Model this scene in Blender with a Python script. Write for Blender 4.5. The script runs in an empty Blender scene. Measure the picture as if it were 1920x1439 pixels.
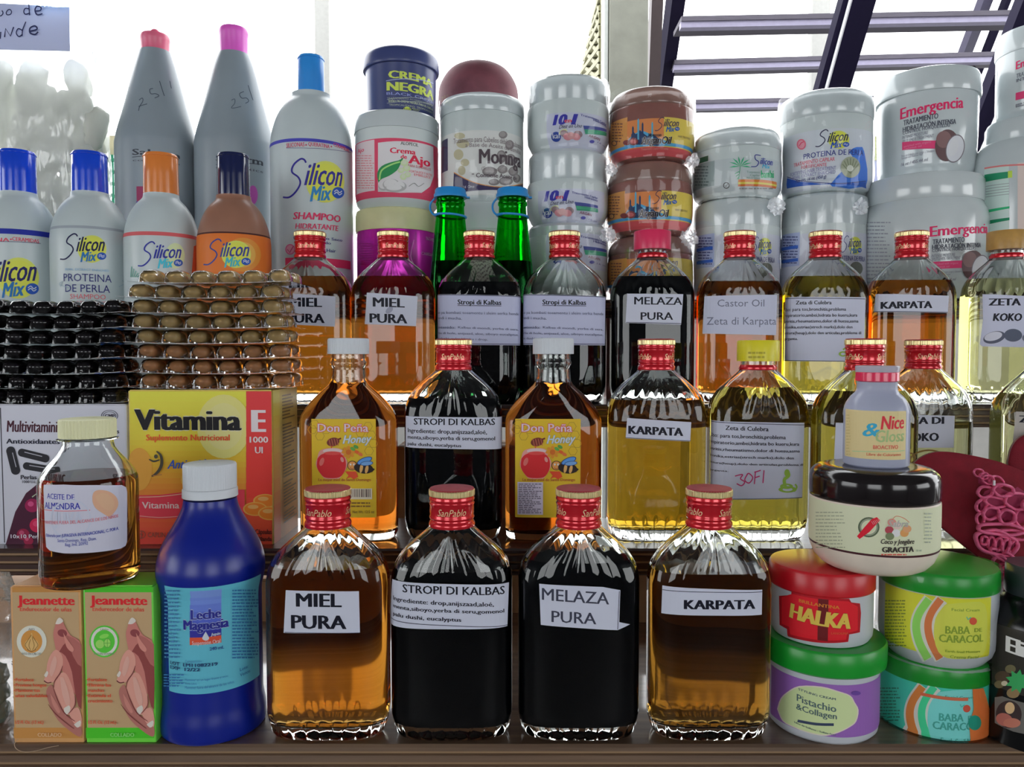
import bpy, bmesh, math, random
from mathutils import Vector, Matrix, noise
random.seed(7)
SC = bpy.context.scene
COL = SC.collection

# ------------------------------------------------------------------ camera, sky, exposure
F = 1440.0
PITCH = math.radians(2.4)
CAMZ = 1.45
cam = bpy.data.objects.new('camera', bpy.data.cameras.new('camera'))
COL.objects.link(cam)
cam.data.sensor_width = 36.0
cam.data.lens = F / 1920 * 36.0
cam.data.clip_start = 0.02
cam.location = (0, 0, CAMZ)
cam.rotation_euler = (math.pi / 2 - PITCH, 0, 0)
SC.camera = cam
SC.view_settings.view_transform = 'Standard'
SC.view_settings.look = 'None'
SC.view_settings.gamma = 1.0
SC.view_settings.use_curve_mapping = False
SC.view_settings.exposure = -0.2
w = bpy.data.worlds.new('overcast_sky'); SC.world = w; w.use_nodes = True
bg = w.node_tree.nodes['Background']
bg.inputs[0].default_value = (0.965, 0.985, 1.0, 1); bg.inputs[1].default_value = 5.0
SC.cycles.use_denoising = True
SC.cycles.max_bounces = 26
SC.cycles.transmission_bounces = 26
SC.cycles.transparent_max_bounces = 32
SC.cycles.diffuse_bounces = 3
SC.cycles.glossy_bounces = 6
SC.cycles.sample_clamp_indirect = 6.0
SC.cycles.blur_glossy = 0.5

# ------------------------------------------------------------------ pixel helpers (photo frame 1920x1439)
_c, _s = math.cos(PITCH), math.sin(PITCH)
def P(px, py, d):
    """point in the world that the photo shows at (px,py), at world depth Y = d"""
    xc = (px - 960.0) / F; yc = (719.5 - py) / F
    dy = _c + _s * yc; dz = -_s + _c * yc
    k = d / dy
    return Vector((xc * k, d, CAMZ + dz * k))

def lin(c):
    c = c / 255.0
    return c / 12.92 if c <= 0.04045 else ((c + 0.055) / 1.055) ** 2.4
KA = 0.55
def alb(c, k=None):
    k = KA if k is None else k
    c = [lin(v) / k for v in c]; m = max(c); f = 0.86 / m if m > 0.86 else 1.0
    return tuple(v * f for v in c)

# ------------------------------------------------------------------ materials
MC = {}
def nt(m):
    m.use_nodes = True
    return m.node_tree, m.node_tree.nodes, m.node_tree.links
def mat(name, col, rough=0.45, metal=0.0, spec=0.5, coat=0.0, noise_amt=0.05, scale=60, bump=0.0, bscale=200, trans=0.0, raw=False, stretch=None):
    if name in MC: return MC[name]
    m = bpy.data.materials.new(name); t, N, L = nt(m)
    b = N['Principled BSDF']
    c = col if raw else alb(col)
    b.inputs['Roughness'].default_value = rough
    b.inputs['Metallic'].default_value = metal
    b.inputs['Specular IOR Level'].default_value = spec
    b.inputs['Coat Weight'].default_value = coat
    b.inputs['Coat Roughness'].default_value = 0.08
    b.inputs['Transmission Weight'].default_value = trans
    tc = N.new('ShaderNodeTexCoord')
    mp = N.new('ShaderNodeMapping'); L.new(tc.outputs['Object'], mp.inputs[0])
    if stretch: mp.inputs['Scale'].default_value = stretch
    nz = N.new('ShaderNodeTexNoise'); nz.inputs['Scale'].default_value = scale; nz.inputs['Detail'].default_value = 4
    L.new(mp.outputs[0], nz.inputs[0])
    rp = N.new('ShaderNodeValToRGB')
    rp.color_ramp.elements[0].position = 0.3; rp.color_ramp.elements[1].position = 0.7
    rp.color_ramp.elements[0].color = tuple(v * (1 - noise_amt) for v in c) + (1,)
    rp.color_ramp.elements[1].color = tuple(min(1, v * (1 + noise_amt)) for v in c) + (1,)
    L.new(nz.outputs[0], rp.inputs[0]); L.new(rp.outputs[0], b.inputs['Base Color'])
    if bump > 0:
        n2 = N.new('ShaderNodeTexNoise'); n2.inputs['Scale'].default_value = bscale; n2.inputs['Detail'].default_value = 3
        L.new(mp.outputs[0], n2.inputs[0])
        bp = N.new('ShaderNodeBump'); bp.inputs['Strength'].default_value = bump; bp.inputs['Distance'].default_value = 0.001
        L.new(n2.outputs[0], bp.inputs['Height']); L.new(bp.outputs[0], b.inputs['Normal'])
        if coat > 0: L.new(bp.outputs[0], b.inputs['Coat Normal'])
    MC[name] = m
    return m
def ink(c, rough=0.42, metal=0.0):
    k = 'ink_%d_%d_%d_%d' % (c[0], c[1], c[2], int(metal * 10))
    if k in MC: return MC[k]
    m = bpy.data.materials.new(k); t, N, L = nt(m); b = N['Principled BSDF']
    b.inputs['Base Color'].default_value = alb(c) + (1,)
    b.inputs['Roughness'].default_value = rough; b.inputs['Metallic'].default_value = metal; b.inputs['Specular IOR Level'].default_value = 0.22
    MC[k] = m; return m
def glass_mat(name, tint=(1, 1, 1), bump=0.0, ior=1.5, rough=0.0):
    if name in MC: return MC[name]
    m = bpy.data.materials.new(name); t, N, L = nt(m); N.remove(N['Principled BSDF'])
    g = N.new('ShaderNodeBsdfGlass'); g.inputs['Color'].default_value = tint + (1,)
    g.inputs['IOR'].default_value = ior; g.inputs['Roughness'].default_value = rough
    L.new(g.outputs[0], N['Material Output'].inputs['Surface'])
    if bump > 0:
        tc = N.new('ShaderNodeTexCoord'); n2 = N.new('ShaderNodeTexNoise'); n2.inputs['Scale'].default_value = 45; n2.inputs['Detail'].default_value = 2
        L.new(tc.outputs['Object'], n2.inputs[0])
        bp = N.new('ShaderNodeBump'); bp.inputs['Strength'].default_value = bump; bp.inputs['Distance'].default_value = 0.001
        L.new(n2.outputs[0], bp.inputs['Height']); L.new(bp.outputs[0], g.inputs['Normal'])
    MC[name] = m; return m
def liquid_mat(name, T, L0=0.034, surf=(1, 1, 1)):
    """clear coloured liquid: T is what a path of L0 metres lets through"""
    if name in MC: return MC[name]
    m = bpy.data.materials.new(name); t, N, L = nt(m); N.remove(N['Principled BSDF'])
    g = N.new('ShaderNodeBsdfGlass'); g.inputs['Color'].default_value = surf + (1,)
    at = N.new('ShaderNodeAttribute'); at.attribute_name = 'free'
    mx = N.new('ShaderNodeMapRange'); mx.inputs['To Min'].default_value = 0.90; mx.inputs['To Max'].default_value = 1.34
    L.new(at.outputs['Fac'], mx.inputs['Value']); L.new(mx.outputs[0], g.inputs['IOR'])
    L.new(g.outputs[0], N['Material Output'].inputs['Surface'])
    sg = [-math.log(max(v, 1e-3)) / L0 for v in T]; D = max(sg) * 1.02
    va = N.new('ShaderNodeVolumeAbsorption'); va.inputs['Density'].default_value = D
    va.inputs['Color'].default_value = tuple(1 - s / D for s in sg) + (1,)
    L.new(va.outputs[0], N['Material Output'].inputs['Volume'])
    MC[name] = m; return m
def film_mat(name, tint=(1, 1, 1), refl=0.35, bump=0.6, scale=60, haze=0.0, rough=0.08, stretch=(1, 1, 1)):
    """thin clear plastic film: see-through with a wrinkled gloss"""
    if name in MC: return MC[name]
    m = bpy.data.materials.new(name); t, N, L = nt(m); N.remove(N['Principled BSDF'])
    tr = N.new('ShaderNodeBsdfTransparent'); tr.inputs[0].default_value = tint + (1,)
    gl = N.new('ShaderNodeBsdfGlossy'); gl.inputs['Roughness'].default_value = rough; gl.inputs[0].default_value = (1, 1, 1, 1)
    fr = N.new('ShaderNodeFresnel'); fr.inputs['IOR'].default_value = 1.45
    ml = N.new('ShaderNodeMath'); ml.operation = 'MULTIPLY'; ml.inputs[1].default_value = refl * 4; ml.use_clamp = True
    L.new(fr.outputs[0], ml.inputs[0])
    mx = N.new('ShaderNodeMixShader'); L.new(ml.outputs[0], mx.inputs[0]); L.new(tr.outputs[0], mx.inputs[1]); L.new(gl.outputs[0], mx.inputs[2])
    tc = N.new('ShaderNodeTexCoord'); mp = N.new('ShaderNodeMapping'); mp.inputs['Scale'].default_value = stretch
    n2 = N.new('ShaderNodeTexNoise'); n2.inputs['Scale'].default_value = scale; n2.inputs['Detail'].default_value = 3
    L.new(tc.outputs['Object'], mp.inputs[0]); L.new(mp.outputs[0], n2.inputs[0])
    bp = N.new('ShaderNodeBump'); bp.inputs['Strength'].default_value = bump; bp.inputs['Distance'].default_value = 0.003
    L.new(n2.outputs[0], bp.inputs['Height'])
    for n in (gl, fr): L.new(bp.outputs[0], n.inputs['Normal'])
    out = mx
    if haze > 0:
        df = N.new('ShaderNodeBsdfTranslucent'); df.inputs[0].default_value = (0.8, 0.82, 0.84, 1)
        d2 = N.new('ShaderNodeBsdfDiffuse'); d2.inputs[0].default_value = (0.7, 0.72, 0.75, 1)
        a = N.new('ShaderNodeAddShader'); L.new(df.outputs[0], a.inputs[0]); L.new(d2.outputs[0], a.inputs[1])
        m2 = N.new('ShaderNodeMixShader'); m2.inputs[0].default_value = haze
        L.new(mx.outputs[0], m2.inputs[1]); L.new(a.outputs[0], m2.inputs[2]); out = m2
    L.new(out.outputs[0], N['Material Output'].inputs['Surface'])
    MC[name] = m; return m
def milky_mat(name, col, tl=0.45, rough=0.25):
    if name in MC: return MC[name]
    m = bpy.data.materials.new(name); t, N, L = nt(m); b = N['Principled BSDF']
    b.inputs['Base Color'].default_value = alb(col) + (1,); b.inputs['Roughness'].default_value = rough
    tr = N.new('ShaderNodeBsdfTranslucent'); tr.inputs[0].default_value = alb(col) + (1,)
    mx = N.new('ShaderNodeMixShader'); mx.inputs[0].default_value = tl
    L.new(b.outputs[0], mx.inputs[1]); L.new(tr.outputs[0], mx.inputs[2]); L.new(mx.outputs[0], N['Material Output'].inputs['Surface'])
    MC[name] = m; return m

# ------------------------------------------------------------------ object helpers
def finish(name, bm, mats, parent=None, smooth=True, ang=38, loc=None):
    if smooth:
        bm.normal_update()
        lim = math.radians(ang)
        for f in bm.faces: f.smooth = True
        for e in bm.edges:
            if len(e.link_faces) == 2 and e.calc_face_angle(0) > lim: e.smooth = False
    me = bpy.data.meshes.new(name); bm.to_mesh(me); bm.free()
    for m in (mats if isinstance(mats, (list, tuple)) else [mats]): me.materials.append(m)
    o = bpy.data.objects.new(name, me); COL.objects.link(o)
    if parent is not None: o.parent = parent
    if loc is not None: o.location = loc
    return o
def tag(o, label, cat, group=None):
    o['label'] = label; o['category'] = cat
    if group: o['group'] = group
    return o
def thing(name, loc, label, cat, group=None, rz=0.0):
    o = bpy.data.objects.new(name, None); COL.objects.link(o); o.location = loc; o.rotation_euler = (0, 0, rz)
    o.empty_display_size = 0.02
    return tag(o, label, cat, group)
def struct(o): o['kind'] = 'structure'; return o
def box_bm(bm, x0, x1, y0, y1, z0, z1, bev=0.0, mi=0):
    vs = [bm.verts.new(p) for p in ((x0, y0, z0), (x1, y0, z0), (x1, y1, z0), (x0, y1, z0), (x0, y0, z1), (x1, y0, z1), (x1, y1, z1), (x0, y1, z1))]
    fs = [bm.faces.new([vs[i] for i in q]) for q in ((0, 3, 2, 1), (4, 5, 6, 7), (0, 1, 5, 4), (1, 2, 6, 5), (2, 3, 7, 6), (3, 0, 4, 7))]
    for f in fs: f.material_index = mi
    if bev > 0:
        es = list({e for f in fs for e in f.edges})
        bmesh.ops.bevel(bm, geom=es, offset=bev, segments=2, affect='EDGES', profile=0.5)
    return vs
def beam_bm(bm, a, b, wx, wz, up=Vector((0, 0, 1))):
    a = Vector(a); b = Vector(b); d = (b - a).normalized()
    s = d.cross(up)
    if s.length < 1e-4: s = Vector((1, 0, 0))
    s.normalize(); u = s.cross(d).normalized()
    vs = []
    for p in (a, b):
        for i, j in ((-1, -1), (1, -1), (1, 1), (-1, 1)):
            vs.append(bm.verts.new(p + s * (i * wx / 2) + u * (j * wz / 2)))
    for q in ((0, 1, 2, 3), (7, 6, 5, 4), (0, 4, 5, 1), (1, 5, 6, 2), (2, 6, 7, 3), (3, 7, 4, 0)): bm.faces.new([vs[i] for i in q])
def crv(pts, k=5):
    """Catmull-Rom through pts (tuples of any length)"""
    out = []; n = len(pts)
    for i in range(n - 1):
        p0 = pts[max(i - 1, 0)]; p1 = pts[i]; p2 = pts[i + 1]; p3 = pts[min(i + 2, n - 1)]
        for j in range(k):
            t = j / k
            out.append(tuple(0.5 * ((2 * b) + (-a + c) * t + (2 * a - 5 * b + 4 * c - d) * t * t + (-a + 3 * b - 3 * c + d) * t ** 3) for a, b, c, d in zip(p0, p1, p2, p3)))
    out.append(tuple(pts[-1])); return out
def lathe_bm(bm, prof, seg=72, mod=None, mi=0, cx=0.0, cy=0.0, close=True):
    """prof: [(r,z)] bottom to top; mod(i,r,z)->r"""
    rings = []
    for r, z in prof:
        rings.append([bm.verts.new((cx + (mod(i, r, z) if mod else r) * math.cos(2 * math.pi * i / seg), cy + (mod(i, r, z) if mod else r) * math.sin(2 * math.pi * i / seg), z)) for i in range(seg)])
    for a, b in zip(rings, rings[1:]):
        for i in range(seg):
            j = (i + 1) % seg
            f = bm.faces.new((a[i], a[j], b[j], b[i])); f.material_index = mi
    if close:
        f = bm.faces.new(rings[0][::-1]); f.material_index = mi
        f = bm.faces.new(rings[-1]); f.material_index = mi
    return rings
def tube_bm(bm, pts, r, seg=8, closed=False):
    pts = [Vector(p) for p in pts]; n = len(pts); rings = []
    prev = None
    for i, p in enumerate(pts):
        a = pts[(i - 1) % n] if (closed or i > 0) else p; b = pts[(i + 1) % n] if (closed or i < n - 1) else p
        d = (b - a).normalized()
        if prev is None:
            s = d.orthogonal().normalized()
        else:
            s = (prev - d * prev.dot(d)).normalized()
        prev = s; u = d.cross(s)
        rr = r[i] if isinstance(r, (list, tuple)) else r
        rings.append([bm.verts.new(p + (s * math.cos(2 * math.pi * k / seg) + u * math.sin(2 * math.pi * k / seg)) * rr) for k in range(seg)])
    m = n if closed else n - 1
    for i in range(m):
        a, b = rings[i], rings[(i + 1) % n]
        for k in range(seg): bm.faces.new((a[k], a[(k + 1) % seg], b[(k + 1) % seg], b[k]))
    if not closed:
        bm.faces.new(rings[0][::-1]); bm.faces.new(rings[-1])

# ------------------------------------------------------------------ curved surfaces that carry print
class LatheSurf:
    def __init__(s, x0, d, z0, prof):
        s.x0, s.d, s.z0 = x0, d, z0; s.prof = sorted([(z, r) for r, z in prof]); s.R0 = max(r for z, r in s.prof); s.step = 0.0022
    def R(s, z):
        p = s.prof
        if z <= p[0][0]: return p[0][1]
        for (za, ra), (zb, rb) in zip(p, p[1:]):
            if z <= zb:
                return ra + (rb - ra) * ((z - za) / (zb - za) if zb > za else 0)
        return p[-1][1]
    def y(s, x, z):
        R = s.R(z); x = max(-0.985 * R, min(0.985 * R, x)); return -math.sqrt(R * R - x * x)
    def u_of(s, x, z):
        R = s.R(z); return s.R0 * math.asin(max(-0.985, min(0.985, x / R)))
    def pos(s, u, z, off):
        a = u / s.R0; R = s.R(z) + off; return Vector((R * math.sin(a), -R * math.cos(a), z))
class FlaskSurf:
    def __init__(s, x0, d, z0, w, t, n):
        s.x0, s.d, s.z0, s.w, s.t, s.n = x0, d, z0, w, t, n; s.step = 0.003
        s.tab = [(0.0, 0.0)]; x = 0; y = -t; u = 0
        for i in range(1, 400):
            xn = w * 0.995 * i / 399; yn = s.y(xn, 0); u += math.hypot(xn - x, yn - y); x, y = xn, yn; s.tab.append((x, u))
    def y(s, x, z):
        k = min(1, abs(x) / s.w); return -s.t * max(0.0, 1 - k ** s.n) ** (1 / s.n)
    def u_of(s, x, z):
        k = min(0.995, abs(x) / s.w) / 0.995 * 399; i = min(398, int(k)); f = k - i
        return math.copysign(s.tab[i][1] * (1 - f) + s.tab[i + 1][1] * f, x)
    def pos(s, u, z, off):
        a = abs(u); lo, hi = 0, len(s.tab) - 1
        if a >= s.tab[hi][1]: x = s.tab[hi][0]
        else:
            while hi - lo > 1:
                m = (lo + hi) // 2
                if s.tab[m][1] <= a: lo = m
                else: hi = m
            f = (a - s.tab[lo][1]) / (s.tab[hi][1] - s.tab[lo][1]); x = s.tab[lo][0] * (1 - f) + s.tab[hi][0] * f
        x = math.copysign(x, u); e = 1e-4
        y = s.y(x, z); dy = (s.y(x + e, z) - s.y(x - e, z)) / (2 * e); n = Vector((dy, -1, 0)).normalized()
        return Vector((x, y, z)) + n * off
class FlatSurf:
    hw = 9.0
    def __init__(s, x0, d, z0): s.x0, s.d, s.z0 = x0, d, z0; s.step = 0
    def y(s, x, z): return 0.0
    def u_of(s, x, z): return max(-s.hw, min(s.hw, x))
    def pos(s, u, z, off): return Vector((u, -off, z))

# ------------------------------------------------------------------ lettering
_tc = bpy.data.curves.new('type', 'FONT'); _to = bpy.data.objects.new('type', _tc); COL.objects.link(_to)
_tc.resolution_u = 2
TCACHE = {}
def text_mesh(body, bold=0.0, shear=0.0, sp=1.0):
    k = (body, bold, shear, sp)
    if k in TCACHE: return TCACHE[k]
    _tc.body = body; _tc.offset = bold; _tc.shear = shear; _tc.space_character = sp
    dg = bpy.context.evaluated_depsgraph_get(); dg.update()
    me = _to.evaluated_get(dg).to_mesh()
    vs = [(v.co.x, v.co.y) for v in me.vertices]; fs = [tuple(p.vertices) for p in me.polygons]
    TCACHE[k] = (vs, fs); _to.evaluated_get(dg).to_mesh_clear(); return TCACHE[k]
_h = text_mesh('H'); CAPH = max(v[1] for v in _h[0])

class Art:
    """flat print laid on a surface; every coordinate is a photo pixel"""
    def __init__(s, surf, dv=None):
        s.s = surf; s.base_l = []; s.print_l = []; s.mode = 'print'; s.dv = dv
    def uv(s, px, py):
        S = s.s; q = P(px, py, 1.0); mx, mz = q.x, q.z - CAMZ     # the view ray at unit depth
        if isinstance(S, LatheSurf):
            z = CAMZ + mz * S.d - S.z0
            for _ in range(4):
                R = S.R(z); A_ = mx * mx + 1; B_ = -2 * (mx * S.x0 + S.d); C_ = S.x0 ** 2 + S.d ** 2 - R * R; D_ = B_ * B_ - 4 * A_ * C_
                Y = (-B_ - math.sqrt(max(D_, 0))) / (2 * A_); z = CAMZ + mz * Y - S.z0
            return S.R0 * math.atan2(mx * Y - S.x0, S.d - Y), z
        if isinstance(S, FlaskSurf):
            f = lambda Y: Y - S.d - S.y(mx * Y - S.x0, 0)
            lo = S.d - S.t * 1.02; hi = None; n = 30; best = (9, S.d)
            for i in range(n + 1):
                Y = lo + (S.d - lo) * i / n; v = f(Y)
                if abs(v) < best[0]: best = (abs(v), Y)
                if v >= 0: hi = Y; lo2 = lo + (S.d - lo) * max(0, i - 1) / n; break
            if hi is None: Y = best[1]
            else:
                for _ in range(24):
                    m = (lo2 + hi) / 2
                    if f(m) >= 0: hi = m
                    else: lo2 = m
                Y = hi
            return S.u_of(mx * Y - S.x0, 0), CAMZ + mz * Y - S.z0
        Y = S.d
        for _ in range(5):
            x = mx * Y - S.x0; z = CAMZ + mz * Y - S.z0; Y = S.d + S.y(x, z)
        return S.u_of(x, z), z
    def add(s, vs, fs, col):
        (s.base_l if s.mode == 'base' else s.print_l).append((vs, fs, col))
    def poly(s, pts, col, sm=0):
        if sm: pts = [q for q in crv(list(pts) + [pts[0]], sm)][:-1]
        q = [s.uv(*p) for p in pts]; s.add(q, [tuple(range(len(q)))], col)
    def rect(s, x0, y0, x1, y1, col): 
        n = max(1, int(abs(x1 - x0) / 12)) if s.s.step else 1
        top = [(x0 + (x1 - x0) * i / n, y0) for i in range(n + 1)]; bot = [(x1 - (x1 - x0) * i / n, y1) for i in range(n + 1)]
        a, b = s.uv(x0, y0), s.uv(x1, y1); m0 = s.uv((x0 + x1) / 2, y0)[1]; m1 = s.uv((x0 + x1) / 2, y1)[1]
        s.add([(a[0], m0), (b[0], m0), (b[0], m1), (a[0], m1)], [(0, 1, 2, 3)], col)
    def band(s, y0, y1, col, px=None, wrap=0.9):
        """a band that runs round the body, as far as wrap of a half turn to each side"""
        S = s.s; px = px if px is not None else 960 + S.x0 / S.d * F
        z0, z1 = s.uv(px, y0)[1], s.uv(px, y1)[1]
        U = S.R0 * math.pi * wrap
        s.add([(-U, z0), (U, z0), (U, z1), (-U, z1)], [(0, 1, 2, 3)], col)
    def ell(s, cx, cy, rx, ry, col, rot=0, n=28, hole=0):
        ca, sa = math.cos(math.radians(rot)), math.sin(math.radians(rot))
        def pt(k, f): 
            a = 2 * math.pi * k / n; x, y = rx * f * math.cos(a), ry * f * math.sin(a); return s.uv(cx + x * ca - y * sa, cy + x * sa + y * ca)
        if hole:
            vs = [pt(k, 1) for k in range(n)] + [pt(k, hole) for k in range(n)]
            s.add(vs, [(k, (k + 1) % n, n + (k + 1) % n, n + k) for k in range(n)], col)
        else: s.add([pt(k, 1) for k in range(n)], [tuple(range(n))], col)
    def line(s, pts, wd, col, sm=0, taper=False):
        if sm: pts = crv(pts, sm)
        L, R = [], []; n = len(pts)
        for i, p in enumerate(pts):
            a = pts[max(0, i - 1)]; b = pts[min(n - 1, i + 1)]; dx, dy = b[0] - a[0], b[1] - a[1]; l = math.hypot(dx, dy) or 1
            h = wd / 2 * ((0.35 + 0.65 * math.sin(math.pi * (i + 0.5) / n)) if taper else 1)
            L.append((p[0] - dy / l * h, p[1] + dx / l * h)); R.append((p[0] + dy / l * h, p[1] - dx / l * h))
        vs = [s.uv(*p) for p in L + R]
        s.add(vs, [(i, i + 1, n + i + 1, n + i) for i in range(n - 1)], col)
    def t(s, body, x0, x1, yt, yb, col, bold=0.0, shear=0.0, out=None, ow=0.02):
        """text whose ink runs from x0 to x1, baseline yb, capital height up to yt; yb may be (left,right)"""
        yl, yr = yb if isinstance(yb, tuple) else (yb, yb); ytl = yt if not isinstance(yt, tuple) else yt[0]
        a = s.uv(x0, yl); b = s.uv(x1, yr); mid = s.uv((x0 + x1) / 2, (yl + yr) / 2)[1]; h = s.uv((x0 + x1) / 2, ytl + (yr - yl) / 2)[1] - mid
        slope = 0.0 if yl == yr else (P(0, yr, 1).z - P(0, yl, 1).z) * (s.s.d) / (b[0] - a[0])
        vs, fs = text_mesh(body, 0.0, shear)
        if not vs: return
        xa = min(v[0] for v in vs); xb = max(v[0] for v in vs); um = (a[0] + b[0]) / 2; kz = h / CAPH
        e = bold * 1.15; k = (b[0] - a[0]) / (xb - xa + 2 * e)
        def place(dx, dz, c):
            s.add([(a[0] + (x - xa + e + dx) * k, mid + (y + dz) * kz + slope * (a[0] + (x - xa + e + dx) * k - um)) for x, y in vs], fs, c)
        if out:
            for i in range(8): place((ow + e * 0.6) * math.cos(i * math.pi / 4), ow * math.sin(i * math.pi / 4), out)
        if bold >= 0.01:
            n = 3 if bold < 0.03 else 5
            for i in range(n): place(-e + 2 * e * i / (n - 1), 0, col)
        else: place(0, 0, col)
    def micro(s, x0, y0, x1, y1, rows, col, seed=1, hgt=0.42, ragged=0.25):
        """rows of type too small to read in the photo"""
        rd = random.Random(seed); vs, fs = [], []
        for r in range(rows):
            y = y0 + (y1 - y0) * (r + 0.5) / rows; hh = (y1 - y0) / rows * hgt / 2; x = x0; xe = x1 - (x1 - x0) * ragged * rd.random() ** 2
            while x < xe:
                wl = rd.uniform(2.2, 8) * (1 + (x1 - x0) / 300); e = min(xe, x + wl)
                if e - x > 1:
                    i = len(vs); vs += [s.uv(x, y + hh), s.uv(e, y + hh), s.uv(e, y - hh), s.uv(x, y - hh)]; fs.append((i, i + 1, i + 2, i + 3))
                x = e + rd.uniform(1.0, 1.8)
        s.add(vs, fs, col)
    def _build(s, items, name, parent, off0, doff, rough, metal):
        bm = bmesh.new(); mats = []; off = off0
        for vs, fs, col in items:
            m = ink(col, rough, metal) if isinstance(col, tuple) else col
            if m not in mats: mats.append(m)
            mi = mats.index(m); bv = [bm.verts.new((u, v, off)) for u, v in vs]
            for f in fs:
                if len(set(f)) < 3: continue
                try: q = bm.faces.new([bv[i] for i in f]); q.material_index = mi
                except ValueError: pass
            off += doff
        big = [f for f in bm.faces if len(f.verts) > 4]
        if big: bmesh.ops.triangulate(bm, faces=big)
        st = s.s.step
        if st:
            us = [v.co.x for v in bm.verts]; a, b = min(us), max(us)
            k = math.ceil(a / st)
            while k * st < b:
                bmesh.ops.bisect_plane(bm, geom=bm.verts[:] + bm.edges[:] + bm.faces[:], dist=1e-7, plane_co=(k * st, 0, 0), plane_no=(1, 0, 0)); k += 1
        if isinstance(s.s, LatheSurf):
            zs = [v.co.y for v in bm.verts]; a, b = min(zs), max(zs)
            for zz, _r in s.s.prof:
                if a < zz < b: bmesh.ops.bisect_plane(bm, geom=bm.verts[:] + bm.edges[:] + bm.faces[:], dist=1e-7, plane_co=(0, zz, 0), plane_no=(0, 1, 0))
        elif s.dv:
            zs = [v.co.y for v in bm.verts]; a, b = min(zs), max(zs); k = math.ceil(a / s.dv)
            while k * s.dv < b:
                bmesh.ops.bisect_plane(bm, geom=bm.verts[:] + bm.edges[:] + bm.faces[:], dist=1e-7, plane_co=(0, k * s.dv, 0), plane_no=(0, 1, 0)); k += 1
        for v in bm.verts: v.co = s.s.pos(v.co.x, v.co.y, v.co.z)
        return finish(name, bm, mats, parent, smooth=False)
    def build(s, root, off=0.00016, doff=0.000016, rough=0.42, metal=0.0, label='label', pr='print', shell_loc=None):
        lab = None
        if s.base_l:
            lab = s._build(s.base_l, label, root, off, doff, rough, metal)
        po = off + doff * (len(s.base_l) + 1)
        if s.print_l: s._build(s.print_l, pr, lab if lab is not None else root, po, doff, rough, metal)
        return lab

# ------------------------------------------------------------------ rows of the stepped stand
D1, D2, D3, D4 = 0.474, 0.593, 0.700, 0.82
Z1 = P(960, 1388, 0.462).z; Z2 = P(960, 1016, 0.578).z; Z3 = P(960, 756, 0.685).z; Z4 = Z3 + 0.098

# ------------------------------------------------------------------ the setting
bm = bmesh.new(); box_bm(bm, -6, 6, -4, 0.9, -0.05, 0.0)
struct(finish('floor', bm, mat('dark_tiles', (0.10, 0.09, 0.085), 0.5, raw=True, noise_amt=0.12, scale=3), smooth=False))
bm = bmesh.new(); box_bm(bm, -12, 12, 0.9, 24, -0.05, 0.0)
struct(finish('ground', bm, mat('pale_concrete', (0.15, 0.15, 0.145), 0.6, raw=True, noise_amt=0.12, scale=3), smooth=False))
bm = bmesh.new(); box_bm(bm, -6, 6, -4, 1.5, 3.0, 3.1)
struct(finish('ceiling', bm, mat('ceiling_paint', (0.12, 0.12, 0.125), 0.8, raw=True), smooth=False))
# walls behind and beside the photographer, with wide openings that light the goods
def wall(name, rects, side=None):
    bm = bmesh.new()
    for u0, u1, z0, z1 in rects:
        if side is None: box_bm(bm, u0, u1, -4.1, -4.0, z0, z1)
        else: box_bm(bm, side * 3.3 if side > 0 else -3.4, 3.4 if side > 0 else -3.3, u0, u1, z0, z1)
    struct(finish(name, bm, mat('wall_paint', (0.10, 0.10, 0.105), 0.8, raw=True), smooth=False))
wall('wall_back', ((-6, 6, 0, 1.1), (-6, 6, 2.6, 3.0), (-6, -2.9, 1.1, 2.6), (-0.8, 0.8, 1.1, 2.6), (2.9, 6, 1.1, 2.6)))
for nm, sd in (('wall_left', -1), ('wall_right', 1)): wall(nm, ((-4, 0.9, 0, 1.2), (-4, 0.9, 2.6, 3.0), (-4, -2.2, 1.2, 2.6), (-0.1, 0.9, 1.2, 2.6)), sd)
bm = bmesh.new(); box_bm(bm, -9, 9, 4.5, 4.62, 0.0, 1.45 + 0.27)  # low wall added to dim the sky behind the liquids
struct(finish('wall_far_sky_block', bm, mat('sky_block_render', (0.19, 0.186, 0.175), 0.8, raw=True, noise_amt=0.12, scale=6), smooth=False))
# square concrete post and the thin pale post
bm = bmesh.new(); a = P(1142, 100, 2.2); b = P(1216, 100, 2.2)
box_bm(bm, a.x, b.x, 2.2, 2.2 + (b.x - a.x), 0.0, 3.0, 0.006)
struct(finish('trim_1', bm, mat('post_paint', (112, 113, 104), 0.75, noise_amt=0.1, scale=20, bump=0.3, bscale=60)))
bm = bmesh.new(); a = P(1134, 100, 2.19); box_bm(bm, a.x, P(1141.5, 100, 2.19).x, 2.205, 2.28, 0.0, 3.0, 0.002)
struct(finish('trim_2', bm, mat('pale_edge', (160, 164, 160), 0.7)))
def pale_post(name, px0, px1, d, top, col):
    bm = bmesh.new(); a = P(px0, 100, d); b = P(px1, 100, d); box_bm(bm, a.x, b.x, d, d + 0.06, 0.0, top, 0.004)
    return struct(finish(name, bm, mat('far_post_%d' % px0, (0.30, 0.30, 0.285), 0.6, raw=True)))
pale_post('trim_3', 590, 617, 3.4, 3.6, 0); pale_post('trim_4', 1523, 1556, 3.7, 3.6, 0)

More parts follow.
